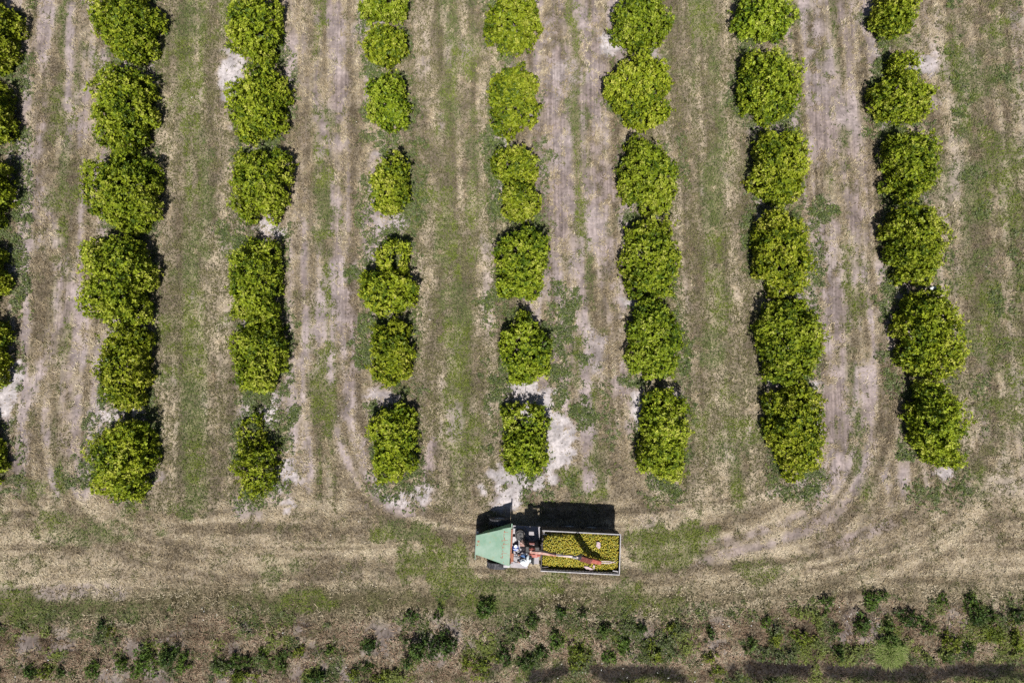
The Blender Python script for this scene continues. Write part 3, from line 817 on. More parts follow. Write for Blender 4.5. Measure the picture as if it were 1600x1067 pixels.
tag(weeds, 'low leafy green weeds growing along the tree rows and the verge', 'weeds', kind='stuff')

# pale litter and tiny flowers on the verge
x, y = scatter(9000)
keep = rng.random(len(x)) < sample(verge, x, y) * sstep(0.5, 0.75, vnoise(x, y, 2.5, 92)) * 0.35 + 0.006
x, y = x[keep], y[keep]
nf = len(x)
Cf = np.stack([x, y, sample(relief, x, y) + rng.uniform(0.06, 0.3, nf)], 1)
Nf = np.tile(np.array([[0.0, 0, 1.0]]), (nf, 1))
vv, tt, kk = leaf_clumps(Cf, Nf, 3, 0.04, 0.035, 0.1, 0.5, np.tile(np.array([[0.7, 0.7, 0.65]]), (nf, 1)), 0.008)
flowers = link('white_flowers', mesh_from('white_flowers', vv, tt, kk), None, M['petal'])
tag(flowers, 'tiny white flowers sprinkled over the weeds of the verge', 'flowers', kind='stuff')

# ------------------------------------------------------------------ woody plants
def tube_arrays(paths, seg=6):
    """tapered tubes; paths: list of ([points], [radii])"""
    V, F = [], []; base = 0
    for pts, rad in paths:
        pts = [Vector(p) for p in pts]
        for i, p in enumerate(pts):
            d = (pts[min(i + 1, len(pts) - 1)] - pts[max(i - 1, 0)]).normalized()
            a = d.cross(Vector((0.31, 0.87, 0.38))).normalized(); b = d.cross(a)
            for s in range(seg):
                t = 2 * math.pi * s / seg
                q = p + (a * math.cos(t) + b * math.sin(t)) * rad[i]
                V.append((q.x, q.y, q.z))
        for i in range(len(pts) - 1):
            for s in range(seg):
                s2 = (s + 1) % seg
                F.append((base + i * seg + s, base + i * seg + s2, base + (i + 1) * seg + s2, base + (i + 1) * seg + s))
        base += len(pts) * seg
    return np.array(V), np.array(F)

def profile(s):
    top = np.clip(1 - (np.clip(s - 0.58, 0, 1) / 0.42) ** 2.3, 0, 1) ** (1 / 2.3)
    return np.where(s > 0.58, top, 0.74 + 0.26 * np.sin(np.clip(s / 0.58, 0, 1) * 1.5708))

def lobe_surface(n, cx, cy, rx, ry, h, seed, rough, bottom=0.07):
    """points and outward normals over one uneven crown lobe"""
    th = rng.uniform(0, 2 * np.pi, n * 3)
    q = rng.random(n * 3)
    # area-weighted mix of flank and top
    flank = h * (rx + ry) * np.pi * 0.6; topa = np.pi * rx * ry * 1.25
    isf = rng.random(n * 3) < flank / (flank + topa)
    s = np.where(isf, rng.uniform(bottom, 0.80, n * 3), 0)
    rr = np.where(isf, profile(s), 0)
    rtop = np.sqrt(q) * 1.0
    stop = 0.58 + 0.42 * np.clip(1 - rtop ** 2.3, 0, 1) ** (1 / 2.3)
    s = np.where(isf, s, stop); rr = np.where(isf, rr, rtop)
    th, s, rr = th[:n], s[:n], rr[:n]
    c, sn = np.cos(th), np.sin(th)
    k = (np.abs(c) ** 3.0 + np.abs(sn) ** 3.0) ** (-1 / 3.0)
    # lumps: smooth noise over direction and height
    nz = fbm(c * 1.4 + 5 * seed, sn * 1.4 + s * 2.2 * h * 0.5, 0.75, 300 + seed, 3) - 0.5
    nz2 = vnoise(c * rr * rx * 1.0 + 3.7 * seed, sn * rr * ry * 1.0 + s * h, 0.55, 500 + seed) - 0.5
    amp = 1 + rough * (1.5 * nz + 0.8 * nz2)
    rr2 = rr * amp
    px = cx + rx * rr2 * k * c; py = cy + ry * rr2 * k * sn
    pz = h * s * (1 + rough * (0.5 * nz2 + 0.3 * nz))
    N = np.stack([c * ry / max(rx, ry) * np.where(s > 0.58, rr ** 1.5, 1), sn * rx / max(rx, ry) * np.where(s > 0.58, rr ** 1.5, 1), np.where(s > 0.58, 0.25 + 0.9 * (1 - rr ** 2), 0.02)], 1)
    N += rng.normal(0, 0.22, N.shape); N[:, 2] += 0.15
    N /= np.linalg.norm(N, axis=1, keepdims=True)
    return np.stack([px, py, pz], 1), N

def inside_lobe(P, l, f):
    cx, cy, rx, ry, h = l
    s = np.clip(P[:, 2] / h, 0, 1.2)
    rad = (np.abs((P[:, 0] - cx) / rx) ** 2.5 + np.abs((P[:, 1] - cy) / ry) ** 2.5) ** (1 / 2.5)
    return (s < 1) & (rad < profile(np.minimum(s, 1)) * f)

def crown_mesh(name, lobes, seed, density, k, L, W, pal, rough, sprigs=0):
    Cs, Ns, In = [], [], []
    for li, l in enumerate(lobes):
        cx, cy, rx, ry, h = l
        area = h * (rx + ry) * np.pi * 0.6 + np.pi * rx * ry * 1.25
        n0 = int(area * density)
        P, N = lobe_surface(n0, cx, cy, rx, ry, h, seed * 7 + li, rough)
        dep = rng.random(n0) ** 1.8 * 0.28                       # sink clumps into the crown: dark gaps between shoots
        ctr = np.array([[cx, cy, h * 0.45]])
        P = P + (ctr - P) * dep[:, None] + N * (rng.uniform(0, 0.07, (n0, 1)) + (rng.random((n0, 1)) < 0.14) * rng.uniform(0.05, 0.22, (n0, 1)))
        n1 = int(n0 * (0.55 if li == 0 else 0.2))                                       # inner foliage that closes the crown
        P1, N1 = lobe_surface(n1, cx, cy, *((rx * 0.88, ry * 0.88, h * 0.90) if li == 0 else (rx * 0.74, ry * 0.74, h * 0.80)), seed * 7 + li, rough)
        inner = np.concatenate([np.zeros(n0, bool), np.ones(n1, bool)])
        P = np.concatenate([P, P1]); N = np.concatenate([N, N1])
        ok = np.ones(len(P), bool)
        for lj, o in enumerate(lobes):
            if lj != li: ok &= ~inside_lobe(P, o, 0.84) | (inner if li == 0 else False)
        # holes in the leaf cover
        hole = 0.6 * vnoise(P[:, 0] * 1.0 + seed, P[:, 1] + P[:, 2] * 0.9, 0.30, 700 + seed) + 0.4 * vnoise(P[:, 0] + seed, P[:, 1] + P[:, 2], 0.75, 720 + seed)
        ok &= ~((hole < 0.425) & (rng.random(len(P)) < 0.9) & ~inner)
        Cs.append(P[ok]); Ns.append(N[ok]); In.append(inner[ok])
    if sprigs:                                                   # loose shoots that break the outline
        P, N, I = np.concatenate(Cs), np.concatenate(Ns), np.concatenate(In)
        pick = rng.choice(np.flatnonzero(~I), sprigs)
        D = N[pick] * np.array([[1, 1, 0.6]]) + rng.normal(0, 0.25, (sprigs, 3)) + np.array([[0, 0, 0.25]])
        D /= np.linalg.norm(D, axis=1, keepdims=True)
        for st in ((0.10, 0.20, 0.31) if sprigs > 20 else (0.07, 0.14)):
            Cs.append(P[pick] + D * st * rng.uniform(0.7, 1.15, (sprigs, 1))); Ns.append(D.copy()); In.append(np.zeros(sprigs, bool))
    C = np.concatenate(Cs); N = np.concatenate(Ns)
    C[:, 2] = np.maximum(C[:, 2], 0.08)
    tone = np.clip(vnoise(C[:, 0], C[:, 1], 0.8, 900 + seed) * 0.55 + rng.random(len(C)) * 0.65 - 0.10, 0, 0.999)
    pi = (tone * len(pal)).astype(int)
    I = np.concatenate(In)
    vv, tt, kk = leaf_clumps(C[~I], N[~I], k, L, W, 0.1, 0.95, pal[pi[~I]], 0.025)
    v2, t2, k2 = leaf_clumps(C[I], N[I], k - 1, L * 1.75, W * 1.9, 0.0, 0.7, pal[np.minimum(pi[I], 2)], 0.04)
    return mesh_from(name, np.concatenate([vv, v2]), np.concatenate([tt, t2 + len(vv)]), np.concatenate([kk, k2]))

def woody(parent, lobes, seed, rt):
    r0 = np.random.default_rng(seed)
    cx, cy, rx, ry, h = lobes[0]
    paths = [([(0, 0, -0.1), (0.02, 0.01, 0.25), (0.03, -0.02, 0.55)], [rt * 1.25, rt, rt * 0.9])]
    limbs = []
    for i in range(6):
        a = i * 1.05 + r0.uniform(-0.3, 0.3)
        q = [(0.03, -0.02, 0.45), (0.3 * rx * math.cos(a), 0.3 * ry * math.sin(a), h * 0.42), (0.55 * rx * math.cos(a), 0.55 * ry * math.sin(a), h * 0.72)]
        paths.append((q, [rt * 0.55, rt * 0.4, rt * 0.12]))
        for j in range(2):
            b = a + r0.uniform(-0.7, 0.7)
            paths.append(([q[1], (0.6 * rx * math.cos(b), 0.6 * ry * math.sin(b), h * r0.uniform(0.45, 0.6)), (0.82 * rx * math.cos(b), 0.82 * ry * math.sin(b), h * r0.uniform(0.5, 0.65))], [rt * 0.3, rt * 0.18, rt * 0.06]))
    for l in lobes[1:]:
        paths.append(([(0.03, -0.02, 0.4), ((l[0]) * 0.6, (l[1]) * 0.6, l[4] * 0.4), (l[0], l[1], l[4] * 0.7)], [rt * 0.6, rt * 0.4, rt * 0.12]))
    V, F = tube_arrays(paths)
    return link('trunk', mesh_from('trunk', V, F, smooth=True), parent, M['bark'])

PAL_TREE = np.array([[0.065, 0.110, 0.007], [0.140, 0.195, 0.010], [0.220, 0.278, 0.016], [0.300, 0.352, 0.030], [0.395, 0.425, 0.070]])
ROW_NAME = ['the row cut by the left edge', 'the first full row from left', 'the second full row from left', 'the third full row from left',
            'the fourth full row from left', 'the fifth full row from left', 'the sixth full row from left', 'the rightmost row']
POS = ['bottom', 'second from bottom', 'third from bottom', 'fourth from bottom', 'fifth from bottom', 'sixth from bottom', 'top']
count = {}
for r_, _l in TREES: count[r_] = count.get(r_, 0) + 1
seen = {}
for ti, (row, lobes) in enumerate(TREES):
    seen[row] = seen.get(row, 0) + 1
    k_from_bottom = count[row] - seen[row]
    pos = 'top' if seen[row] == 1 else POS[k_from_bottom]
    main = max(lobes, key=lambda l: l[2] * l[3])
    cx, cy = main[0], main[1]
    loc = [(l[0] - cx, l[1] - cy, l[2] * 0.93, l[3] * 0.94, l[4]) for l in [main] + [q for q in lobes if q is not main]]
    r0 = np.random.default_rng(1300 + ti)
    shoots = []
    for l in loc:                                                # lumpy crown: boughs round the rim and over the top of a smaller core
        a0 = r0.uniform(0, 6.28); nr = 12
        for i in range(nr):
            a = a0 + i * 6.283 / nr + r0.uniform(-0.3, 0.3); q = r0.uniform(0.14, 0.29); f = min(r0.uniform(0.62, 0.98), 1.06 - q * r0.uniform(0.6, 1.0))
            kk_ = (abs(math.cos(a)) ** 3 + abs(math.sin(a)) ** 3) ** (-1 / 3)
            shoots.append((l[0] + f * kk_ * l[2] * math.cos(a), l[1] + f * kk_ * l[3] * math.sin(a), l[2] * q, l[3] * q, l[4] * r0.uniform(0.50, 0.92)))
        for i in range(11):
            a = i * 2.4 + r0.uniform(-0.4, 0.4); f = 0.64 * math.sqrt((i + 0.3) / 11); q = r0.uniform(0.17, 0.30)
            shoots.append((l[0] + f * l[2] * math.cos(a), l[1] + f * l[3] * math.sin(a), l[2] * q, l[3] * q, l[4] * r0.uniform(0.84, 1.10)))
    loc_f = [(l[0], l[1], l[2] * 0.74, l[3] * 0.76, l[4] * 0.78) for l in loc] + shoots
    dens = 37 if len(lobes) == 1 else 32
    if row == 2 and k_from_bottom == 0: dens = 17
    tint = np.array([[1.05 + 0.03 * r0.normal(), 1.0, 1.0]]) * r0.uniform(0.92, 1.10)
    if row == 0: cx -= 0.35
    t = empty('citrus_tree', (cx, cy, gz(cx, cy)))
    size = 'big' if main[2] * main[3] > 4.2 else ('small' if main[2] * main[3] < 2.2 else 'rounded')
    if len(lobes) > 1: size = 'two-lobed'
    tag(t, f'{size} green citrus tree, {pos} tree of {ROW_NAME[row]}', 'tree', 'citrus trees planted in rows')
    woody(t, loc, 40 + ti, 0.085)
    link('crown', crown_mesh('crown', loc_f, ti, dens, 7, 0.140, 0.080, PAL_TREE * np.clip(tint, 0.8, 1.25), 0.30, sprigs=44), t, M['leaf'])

PAL_BUSH = [np.array([[0.025, 0.048, 0.012], [0.048, 0.086, 0.018], [0.075, 0.118, 0.024], [0.11, 0.15, 0.032]]),
            np.array([[0.045, 0.085, 0.018], [0.07, 0.125, 0.02], [0.095, 0.15, 0.024], [0.13, 0.18, 0.03]]),
            np.array([[0.085, 0.115, 0.018], [0.13, 0.165, 0.02], [0.17, 0.20, 0.025], [0.21, 0.235, 0.04]])]
for bi, (cx, cy, rx, ry, h, kind, label) in enumerate(BUSHES):
    b = empty('bush', (cx, cy, gz(cx, cy)))
    tag(b, label, 'bush', 'bushes along the weedy verge')
    r0 = np.random.default_rng(800 + bi)
    rx, ry, h = rx * 1.08, ry * 1.0, h * 0.75
    lobes = [(0, 0, rx * 0.42, ry * 0.42, h)]
    for i in range(10):
        a = r0.uniform(0, 6.28); f = r0.uniform(0.35, 0.98)
        lobes.append((f * rx * math.cos(a), f * ry * math.sin(a), rx * r0.uniform(0.14, 0.36), ry * r0.uniform(0.14, 0.36), h * r0.uniform(0.25, 0.9)))
    woody(b, lobes[:1], 900 + bi, 0.02)
    link('foliage', crown_mesh('foliage', lobes, 60 + bi, 40, 6, 0.10, 0.055, PAL_BUSH[kind], 0.45, sprigs=12), b, M['bush_leaf'])

# pale grass tussock on the verge
tx, ty = 21.84, -14.2
tus = empty('grass_tussock', (tx, ty, gz(tx, ty)))
tag(tus, 'big pale green tuft of long grass fanning out on the right verge', 'grass tuft')
nb = 3800
rr = np.sqrt(rng.random(nb)) * 0.85; aa = rng.uniform(0, 2 * np.pi, nb)
x = rr * np.cos(aa) * 1.0 + rng.normal(0, 0.1, nb); y = rr * np.sin(aa) * 0.85 + rng.normal(0, 0.1, nb)
az = aa + rng.normal(0, 1.1, nb); el = np.clip(1.35 - rr * 0.9 + rng.normal(0, 0.2, nb), 0.15, 1.5)
L = rng.uniform(0.2, 0.55, nb); W = rng.uniform(0.02, 0.034, nb)
pt = np.array([[0.15, 0.20, 0.045], [0.20, 0.245, 0.07], [0.11, 0.16, 0.03], [0.26, 0.28, 0.11]])
z0 = np.zeros(nb)
d = np.stack([np.cos(az) * np.cos(el), np.sin(az) * np.cos(el), np.sin(el)], 1)
s = np.stack([-np.sin(az), np.cos(az), z0], 1) * (W * 0.5)[:, None]
b0 = np.stack([x * 0.8, y * 0.8, z0 + 0.0], 1)
mid_ = b0 + d * (L * 0.55)[:, None]; tip = mid_ + (d * np.array([1.3, 1.3, 0.2])) * (L * 0.5)[:, None]
V = np.stack([b0 - s, b0 + s, mid_ + s, mid_ - s, tip], 1).reshape(-1, 3)
k5 = (np.arange(nb) * 5)[:, None]
F = np.concatenate([k5 + np.array([[0, 1, 2]]), k5 + np.array([[0, 2, 3]]), k5 + np.array([[3, 2, 4]])])
link('blades', mesh_from('blades', V, F, np.repeat(pt[(rng.random(nb) * 4).astype(int)], 5, 0)), tus, M['grass'])
nd = 260
aa = rng.uniform(0, 2 * np.pi, nd); x = np.cos(aa) * rng.uniform(0.1, 0.9, nd); y = np.sin(aa) * rng.uniform(0.1, 0.8, nd)
d = np.stack([np.cos(aa), np.sin(aa), np.full(nd, 0.35)], 1); s = np.stack([-np.sin(aa), np.cos(aa), np.zeros(nd)], 1) * 0.012
b0 = np.stack([x, y, np.full(nd, 0.02)], 1)
V = np.stack([b0 - s, b0 + s, b0 + d * 0.35], 1).reshape(-1, 3)
link('dead_blades', mesh_from('dead_blades', V, np.arange(nd * 3).reshape(nd, 3), np.tile(np.array([[0.36, 0.29, 0.18]]), (nd * 3, 1))), tus, M['grass'])

# drip tubes lying along the rows
for k, rx_ in enumerate(ROW_X[1:]):
    pts = []
    for yy in np.arange(-4.2, 27.0, 0.8):
        xx = rx_ + ROW_SLOPE * yy + 0.12 * math.sin(yy * 0.9 + k * 2) + 0.05 * math.sin(yy * 2.3 + k)
        pts.append((xx, yy, gz(xx, yy) + 0.025))
    V, F = tube_arrays([(pts, [0.016] * len(pts))], 5)
    o = link('irrigation_tube', mesh_from('irrigation_tube', V, F, smooth=True), None, M['tube'])
    tag(o, f'thin black irrigation tube on the soil under {ROW_NAME[k + 1]}', 'hose', 'irrigation tubes under the tree rows')

# ------------------------------------------------------------------ solid modelling helpers
def bx(bm, c, s, rot=None, bev=0.0):
    mt = Matrix.Translation(Vector(c)) @ ((Euler(rot).to_matrix().to_4x4()) if rot else Matrix()) @ Matrix.Diagonal((s[0], s[1], s[2], 1))
    g = bmesh.ops.create_cube(bm, size=1.0, matrix=mt)
    if bev > 0:
        es = list({e for v_ in g['verts'] for e in v_.link_edges})
        bmesh.ops.bevel(bm, geom=es, offset=bev, segments=1, affect='EDGES', profile=0.5)

def rod(bm, a, b, r1, r2=None, seg=10):
    a, b = Vector(a), Vector(b); d = b - a
    q = d.to_track_quat('Z', 'Y').to_matrix().to_4x4()
    bmesh.ops.create_cone(bm, cap_ends=True, segments=seg, radius1=r1, radius2=r1 if r2 is None else r2, depth=d.length,
                          matrix=Matrix.Translation((a + b) / 2) @ q)

def beam(bm, a, b, w, h, bev=0.012, w2=None):
    """a square-section arm from a to b"""
    a, b = Vector(a), Vector(b); d = b - a
    z = d.normalized(); xv = Vector((0, 0, 1)).cross(z).normalized(); yv = z.cross(xv)
    rows = []
    for p, ww in ((a, w), (b, w2 or w)):
        rows.append([bm.verts.new(p + xv * sx * ww / 2 + yv * sy * h / 2) for sx, sy in ((-1, -1), (1, -1), (1, 1), (-1, 1))])
    fs = [bm.faces.new((rows[0][i], rows[0][(i + 1) % 4], rows[1][(i + 1) % 4], rows[1][i])) for i in range(4)]
    fs += [bm.faces.new(rows[0][::-1]), bm.faces.new(rows[1])]
    bmesh.ops.recalc_face_normals(bm, faces=fs)
    if bev:
        es = list({e for f in fs for e in f.edges})
        bmesh.ops.bevel(bm, geom=es, offset=bev, segments=1, affect='EDGES', profile=0.5)

def part(name, build, mat, parent, smooth=False):
    bm = bmesh.new(); build(bm)
    me = bpy.data.meshes.new(name); bm.to_mesh(me); bm.free()
    if smooth:
        for p in me.polygons: p.use_smooth = True
    return link(name, me, parent, mat)

def tube_part(name, paths, mat, parent, seg=8):
    V, F = tube_arrays(paths, seg)
    return link(name, mesh_from(name, V, F, smooth=True), parent, mat)

def plate(bm, pts, th):
    """a flat sheet with thickness from a loop of points"""
    top = [bm.verts.new(p) for p in pts]
    bot = [bm.verts.new((p[0], p[1], p[2] - th)) for p in pts]
    n_ = len(pts)
    fs = [bm.faces.new(top), bm.faces.new(bot[::-1])]
    fs += [bm.faces.new((top[i], bot[i], bot[(i + 1) % n_], top[(i + 1) % n_])) for i in range(n_)]
    bmesh.ops.recalc_face_normals(bm, faces=fs)

# ------------------------------------------------------------------ the harvest truck (local x runs to its rear, y to its right side)
TX, TY, TYAW = 1.65, -8.03, R(-2.8)
TZ = gz(TX, TY) - 0.01
truck = empty('harvest_truck', (TX, TY, TZ), TYAW)
tag(truck, 'open harvest truck with green hood guard, loader boom and bin of fruit', 'truck')
BX0, BX1, BY0, BY1, BZ0, BZ1 = 0.0, 4.31, -1.06, 1.11, 1.15, 2.42
YC = (BY0 + BY1) / 2

# chassis and running gear
def b_chassis(bm):
    for yy in (-0.42, 0.46): bx(bm, (0.3, yy, 0.82), (7.6, 0.12, 0.22), bev=0.01)
    for xx in (-3.3, -2.2, -1.2, -0.1, 0.9, 2.0, 3.1, 4.0): bx(bm, (xx, 0.02, 0.80), (0.12, 0.78, 0.16), bev=0.01)
part('chassis', b_chassis, M['black_steel'], truck)
def b_axle(xx):
    def f(bm):
        rod(bm, (xx, -1.0, 0.56), (xx, 1.05, 0.56), 0.07)
        bmesh.ops.create_uvsphere(bm, u_segments=10, v_segments=8, radius=0.2, matrix=Matrix.Translation((xx, 0.02, 0.56)))
    return f
part('axle', b_axle(-2.42), M['black_steel'], truck)
part('axle', b_axle(2.95), M['black_steel'], truck)

def lathe(name, prof_, seg, mat, parent, c):
    """revolve (radius, y) profile about the wheel axis"""
    V, F = [], []
    m_ = len(prof_)
    for s in range(seg):
        t = 2 * math.pi * s / seg
        for rr_, yy in prof_: V.append((c[0] + rr_ * math.cos(t), c[1] + yy, c[2] + rr_ * math.sin(t)))
    for s in range(seg):
        s2 = (s + 1) % seg
        for i in range(m_ - 1): F.append((s * m_ + i, s * m_ + i + 1, s2 * m_ + i + 1, s2 * m_ + i))
    return link(name, mesh_from(name, np.array(V), np.array(F), smooth=True), parent, mat)

def wheel(c, r_, w_, side):
    wl = empty('wheel', (0, 0, 0)); wl.parent = truck
    hw = w_ / 2
    tp = [(r_ * 0.52, -hw * 0.8), (r_ * 0.62, -hw), (r_ * 0.88, -hw), (r_ * 0.97, -hw * 0.82), (r_, -hw * 0.4), (r_, hw * 0.4), (r_ * 0.97, hw * 0.82), (r_ * 0.88, hw), (r_ * 0.62, hw), (r_ * 0.52, hw * 0.8)]
    ty_ = lathe('tyre', tp, 28, M['rubber'], wl, c)
    def tread(bm):
        for i in range(22):
            t = 2 * math.pi * i / 22
            for sgn in (-1, 1):
                p = (c[0] + (r_ + 0.005) * math.cos(t + sgn * 0.05), c[1] + sgn * hw * 0.45, c[2] + (r_ + 0.005) * math.sin(t + sgn * 0.05))
                bx(bm, p, (0.035, hw * 0.85, 0.075), rot=(0, -t, sgn * 0.35))
    part('tread', tread, M['rubber'], wl)
    rp_ = [(0.02, side * hw * 0.35), (r_ * 0.2, side * hw * 0.4), (r_ * 0.25, side * hw * 0.75), (r_ * 0.30, side * hw * 0.4), (r_ * 0.48, side * hw * 0.3), (r_ * 0.53, side * hw * 0.85)]
    lathe('rim', rp_, 24, M['rim_steel'], wl, c)
    return wl
for (c, r_, w_, sd) in (((-2.42, -1.24, 0.60), 0.60, 0.36, -1), ((-2.42, 1.20, 0.60), 0.60, 0.36, 1), ((2.95, -0.86, 0.56), 0.56, 0.40, -1), ((2.95, 0.92, 0.56), 0.56, 0.40, 1),
                        ((1.65, -0.86, 0.56), 0.56, 0.40, -1), ((1.65, 0.92, 0.56), 0.56, 0.40, 1)):
    wheel(c, r_, w_, sd)

# engine housing below the guard
def b_engine(bm):
    bx(bm, (-2.75, 0.02, 1.18), (1.6, 0.86, 0.62), bev=0.04)
    bx(bm, (-1.95, 0.02, 1.35), (0.3, 1.3, 0.9), bev=0.02)
part('engine_housing', b_engine, M['green_dark'], truck)
def b_grille(bm):
    bx(bm, (-3.58, 0.02, 1.2), (0.04, 0.8, 0.55))
    for i in range(7): bx(bm, (-3.61, 0.02, 0.97 + 0.075 * i), (0.03, 0.74, 0.022))
part('grille', b_grille, M['black_steel'], truck)
part('bumper', lambda bm: bx(bm, (-3.72, 0.02, 0.78), (0.12, 1.5, 0.22), bev=0.02), M['black_steel'], truck)
for yy in (-0.55, 0.59):
    def b_lamp(bm, yy=yy):
        rod(bm, (-3.60, yy, 1.2), (-3.68, yy, 1.2), 0.09, 0.1, 14)
    part('headlight', b_lamp, M['chrome'], truck)

# green limb guard: front sheet, rear strip, side skirts, corner pieces
gz0, gz1 = 1.72, 2.08
def gy(x, side):                                      # the guard widens to the rear
    t = (x + 3.67) / (1.92)
    return (0.55 + t * (1.14 - 0.55)) if side > 0 else (-0.51 + t * (-0.97 + 0.51))
def gzz(x): return gz0 + (x + 3.67) / 1.92 * (gz1 - gz0)
guard = empty('hood_guard', (0, 0, 0)); guard.parent = truck
xs_ = -2.17
part('front_sheet', lambda bm: plate(bm, [(-3.67, gy(-3.67, 1), gz0), (-3.67, gy(-3.67, -1), gz0), (xs_, gy(xs_, -1), gzz(xs_)), (xs_, gy(xs_, 1), gzz(xs_))], 0.02), M['green_paint'], guard)
part('rear_strip', lambda bm: plate(bm, [(xs_ - 0.06, gy(xs_, 1) + 0.02, gzz(xs_) + 0.018), (xs_ - 0.06, gy(xs_, -1) - 0.0, gzz(xs_) + 0.018), (-1.75, -0.97, gz1 + 0.03), (-1.75, 1.15, gz1 + 0.03)], 0.02), M['green_paint'], guard)
def b_welds(bm):
    r0 = np.random.default_rng(3)
    for i in range(26):
        yy = -0.8 + 1.75 * r0.random() ** 0.8
        xx = xs_ + 0.03 + r0.normal(0, 0.035)
        bx(bm, (xx, yy, gzz(xx) + 0.030), (r0.uniform(0.02, 0.05), r0.uniform(0.02, 0.09), 0.012), rot=(0, -0.18, r0.uniform(-0.3, 0.3)))
    for yy in (0.2, 0.42, 0.86, -0.3):
        bx(bm, (-1.97, yy, gzz(-1.97) + 0.024), (0.30, 0.022, 0.012), rot=(0, -0.18, 0))
    bx(bm, (-3.55, 0.22, gzz(-3.55) + 0.002), (0.12, 0.1, 0.01), rot=(0, -0.18, 0.2)); bx(bm, (-3.6, 0.02, gzz(-3.6) + 0.002), (0.07, 0.06, 0.01), rot=(0, -0.18, 0.2))
tag(part('rusty_welds', b_welds, M['rust'], guard), kind='stuff')
def b_skirt(side):
    def f(bm):
        y0, y1 = gy(-3.67, side), gy(-1.75, side)
        o = 0.10 * side
        a = [(-3.67, y0, gz0 - 0.022), (-1.80, y1, gz1 - 0.022), (-1.80, y1 + o * 1.2, gz1 - 0.5), (-3.2, y0 + o * 1.8, gz0 - 0.5)]
        bsk = [(p[0], p[1] - 0.015 * side, p[2]) for p in a]
        v1 = [bm.verts.new(p) for p in a]; v2 = [bm.verts.new(p) for p in bsk]
        fs = [bm.faces.new(v1), bm.faces.new(v2[::-1])] + [bm.faces.new((v1[i], v2[i], v2[(i + 1) % 4], v1[(i + 1) % 4])) for i in range(4)]
        bmesh.ops.recalc_face_normals(bm, faces=fs)
    return f
part('side_skirt', b_skirt(-1), M['green_dark'], guard)
part('side_skirt', b_skirt(1), M['green_dark'], guard)
part('corner_tab', lambda bm: bx(bm, (-1.72, 1.25, 2.02), (0.07, 0.20, 0.24), bev=0.01), M['green_paint'], guard)
for px_, py_, pz_ in ((-1.72, 1.10, 2.05), (-1.72, -0.92, 2.05), (-3.63, 0.5, 1.71), (-3.63, -0.46, 1.71)):
    part('guard_post', lambda bm: rod(bm, (px_, py_, 1.0), (px_, py_, pz_), 0.035), M['green_paint'], guard)
part('front_bar', lambda bm: beam(bm, (-3.69, 0.56, gz0 - 0.03), (-3.69, -0.80, gz0 - 0.05), 0.035, 0.05, 0.005), M['green_paint'], guard)
part('corner_flap', lambda bm: bx(bm, (-1.90, -1.0, 2.02), (0.36, 0.16, 0.03), rot=(0.35, -0.1, 0.05), bev=0.008), M['rim_steel'], guard)

# driver's deck
part('deck', lambda bm: (bx(bm, (-0.9, 0.02, 0.96), (1.66, 2.1, 0.05), bev=0.008), [bx(bm, (-0.9, 0.02, 0.996), (1.6, 0.02, 0.02)) for _ in (0,)]), M['plate'], truck)
part('step', lambda bm: (bx(bm, (-1.18, -1.22, 0.62), (1.0, 0.32, 0.04), bev=0.008), bx(bm, (-1.6, -1.1, 0.8), (0.05, 0.05, 0.36)), bx(bm, (-0.76, -1.1, 0.8), (0.05, 0.05, 0.36))), M['plate'], truck)
part('dashboard', lambda bm: (bx(bm, (-1.70, 0.0, 1.28), (0.10, 1.9, 0.6), bev=0.02), bx(bm, (-1.62, -0.62, 1.5), (0.18, 0.5, 0.12), bev=0.03)), M['rust'], truck)
stw = empty('steering_wheel', (-1.38, -0.66, 1.42)); stw.parent = truck; stw.rotation_euler = (0, R(-28), 0)
def b_swrim(bm):
    ring = [(0.23 * math.cos(t), 0.23 * math.sin(t), 0) for t in np.linspace(0, 2 * math.pi, 25)[:-1]]
    for i in range(24): rod(bm, ring[i], ring[(i + 1) % 24], 0.02, seg=6)
part('rim', b_swrim, M['seat'], stw)
def b_spokes(bm):
    for t in (0.3, 2.4, 4.5): rod(bm, (0, 0, -0.02), (0.22 * math.cos(t), 0.22 * math.sin(t), 0), 0.014, seg=6)
    rod(bm, (0, 0, -0.04), (0, 0, 0.02), 0.05)
    rod(bm, (0, 0, -0.03), (-0.0, 0, -0.45), 0.022)
part('spokes', b_spokes, M['rim_steel'], stw)
seat = empty('seat', (0, 0, 0)); seat.parent = truck
part('cushion', lambda bm: bx(bm, (-0.72, -0.70, 1.16), (0.50, 0.50, 0.12), bev=0.04), M['seat'], seat)
part('backrest', lambda bm: bx(bm, (-0.44, -0.70, 1.42), (0.10, 0.48, 0.46), rot=(0, 0.12, 0), bev=0.03), M['seat'], seat)
part('pedestal', lambda bm: bx(bm, (-0.70, -0.70, 1.05), (0.3, 0.3, 0.13), bev=0.01), M['black_steel'], seat)

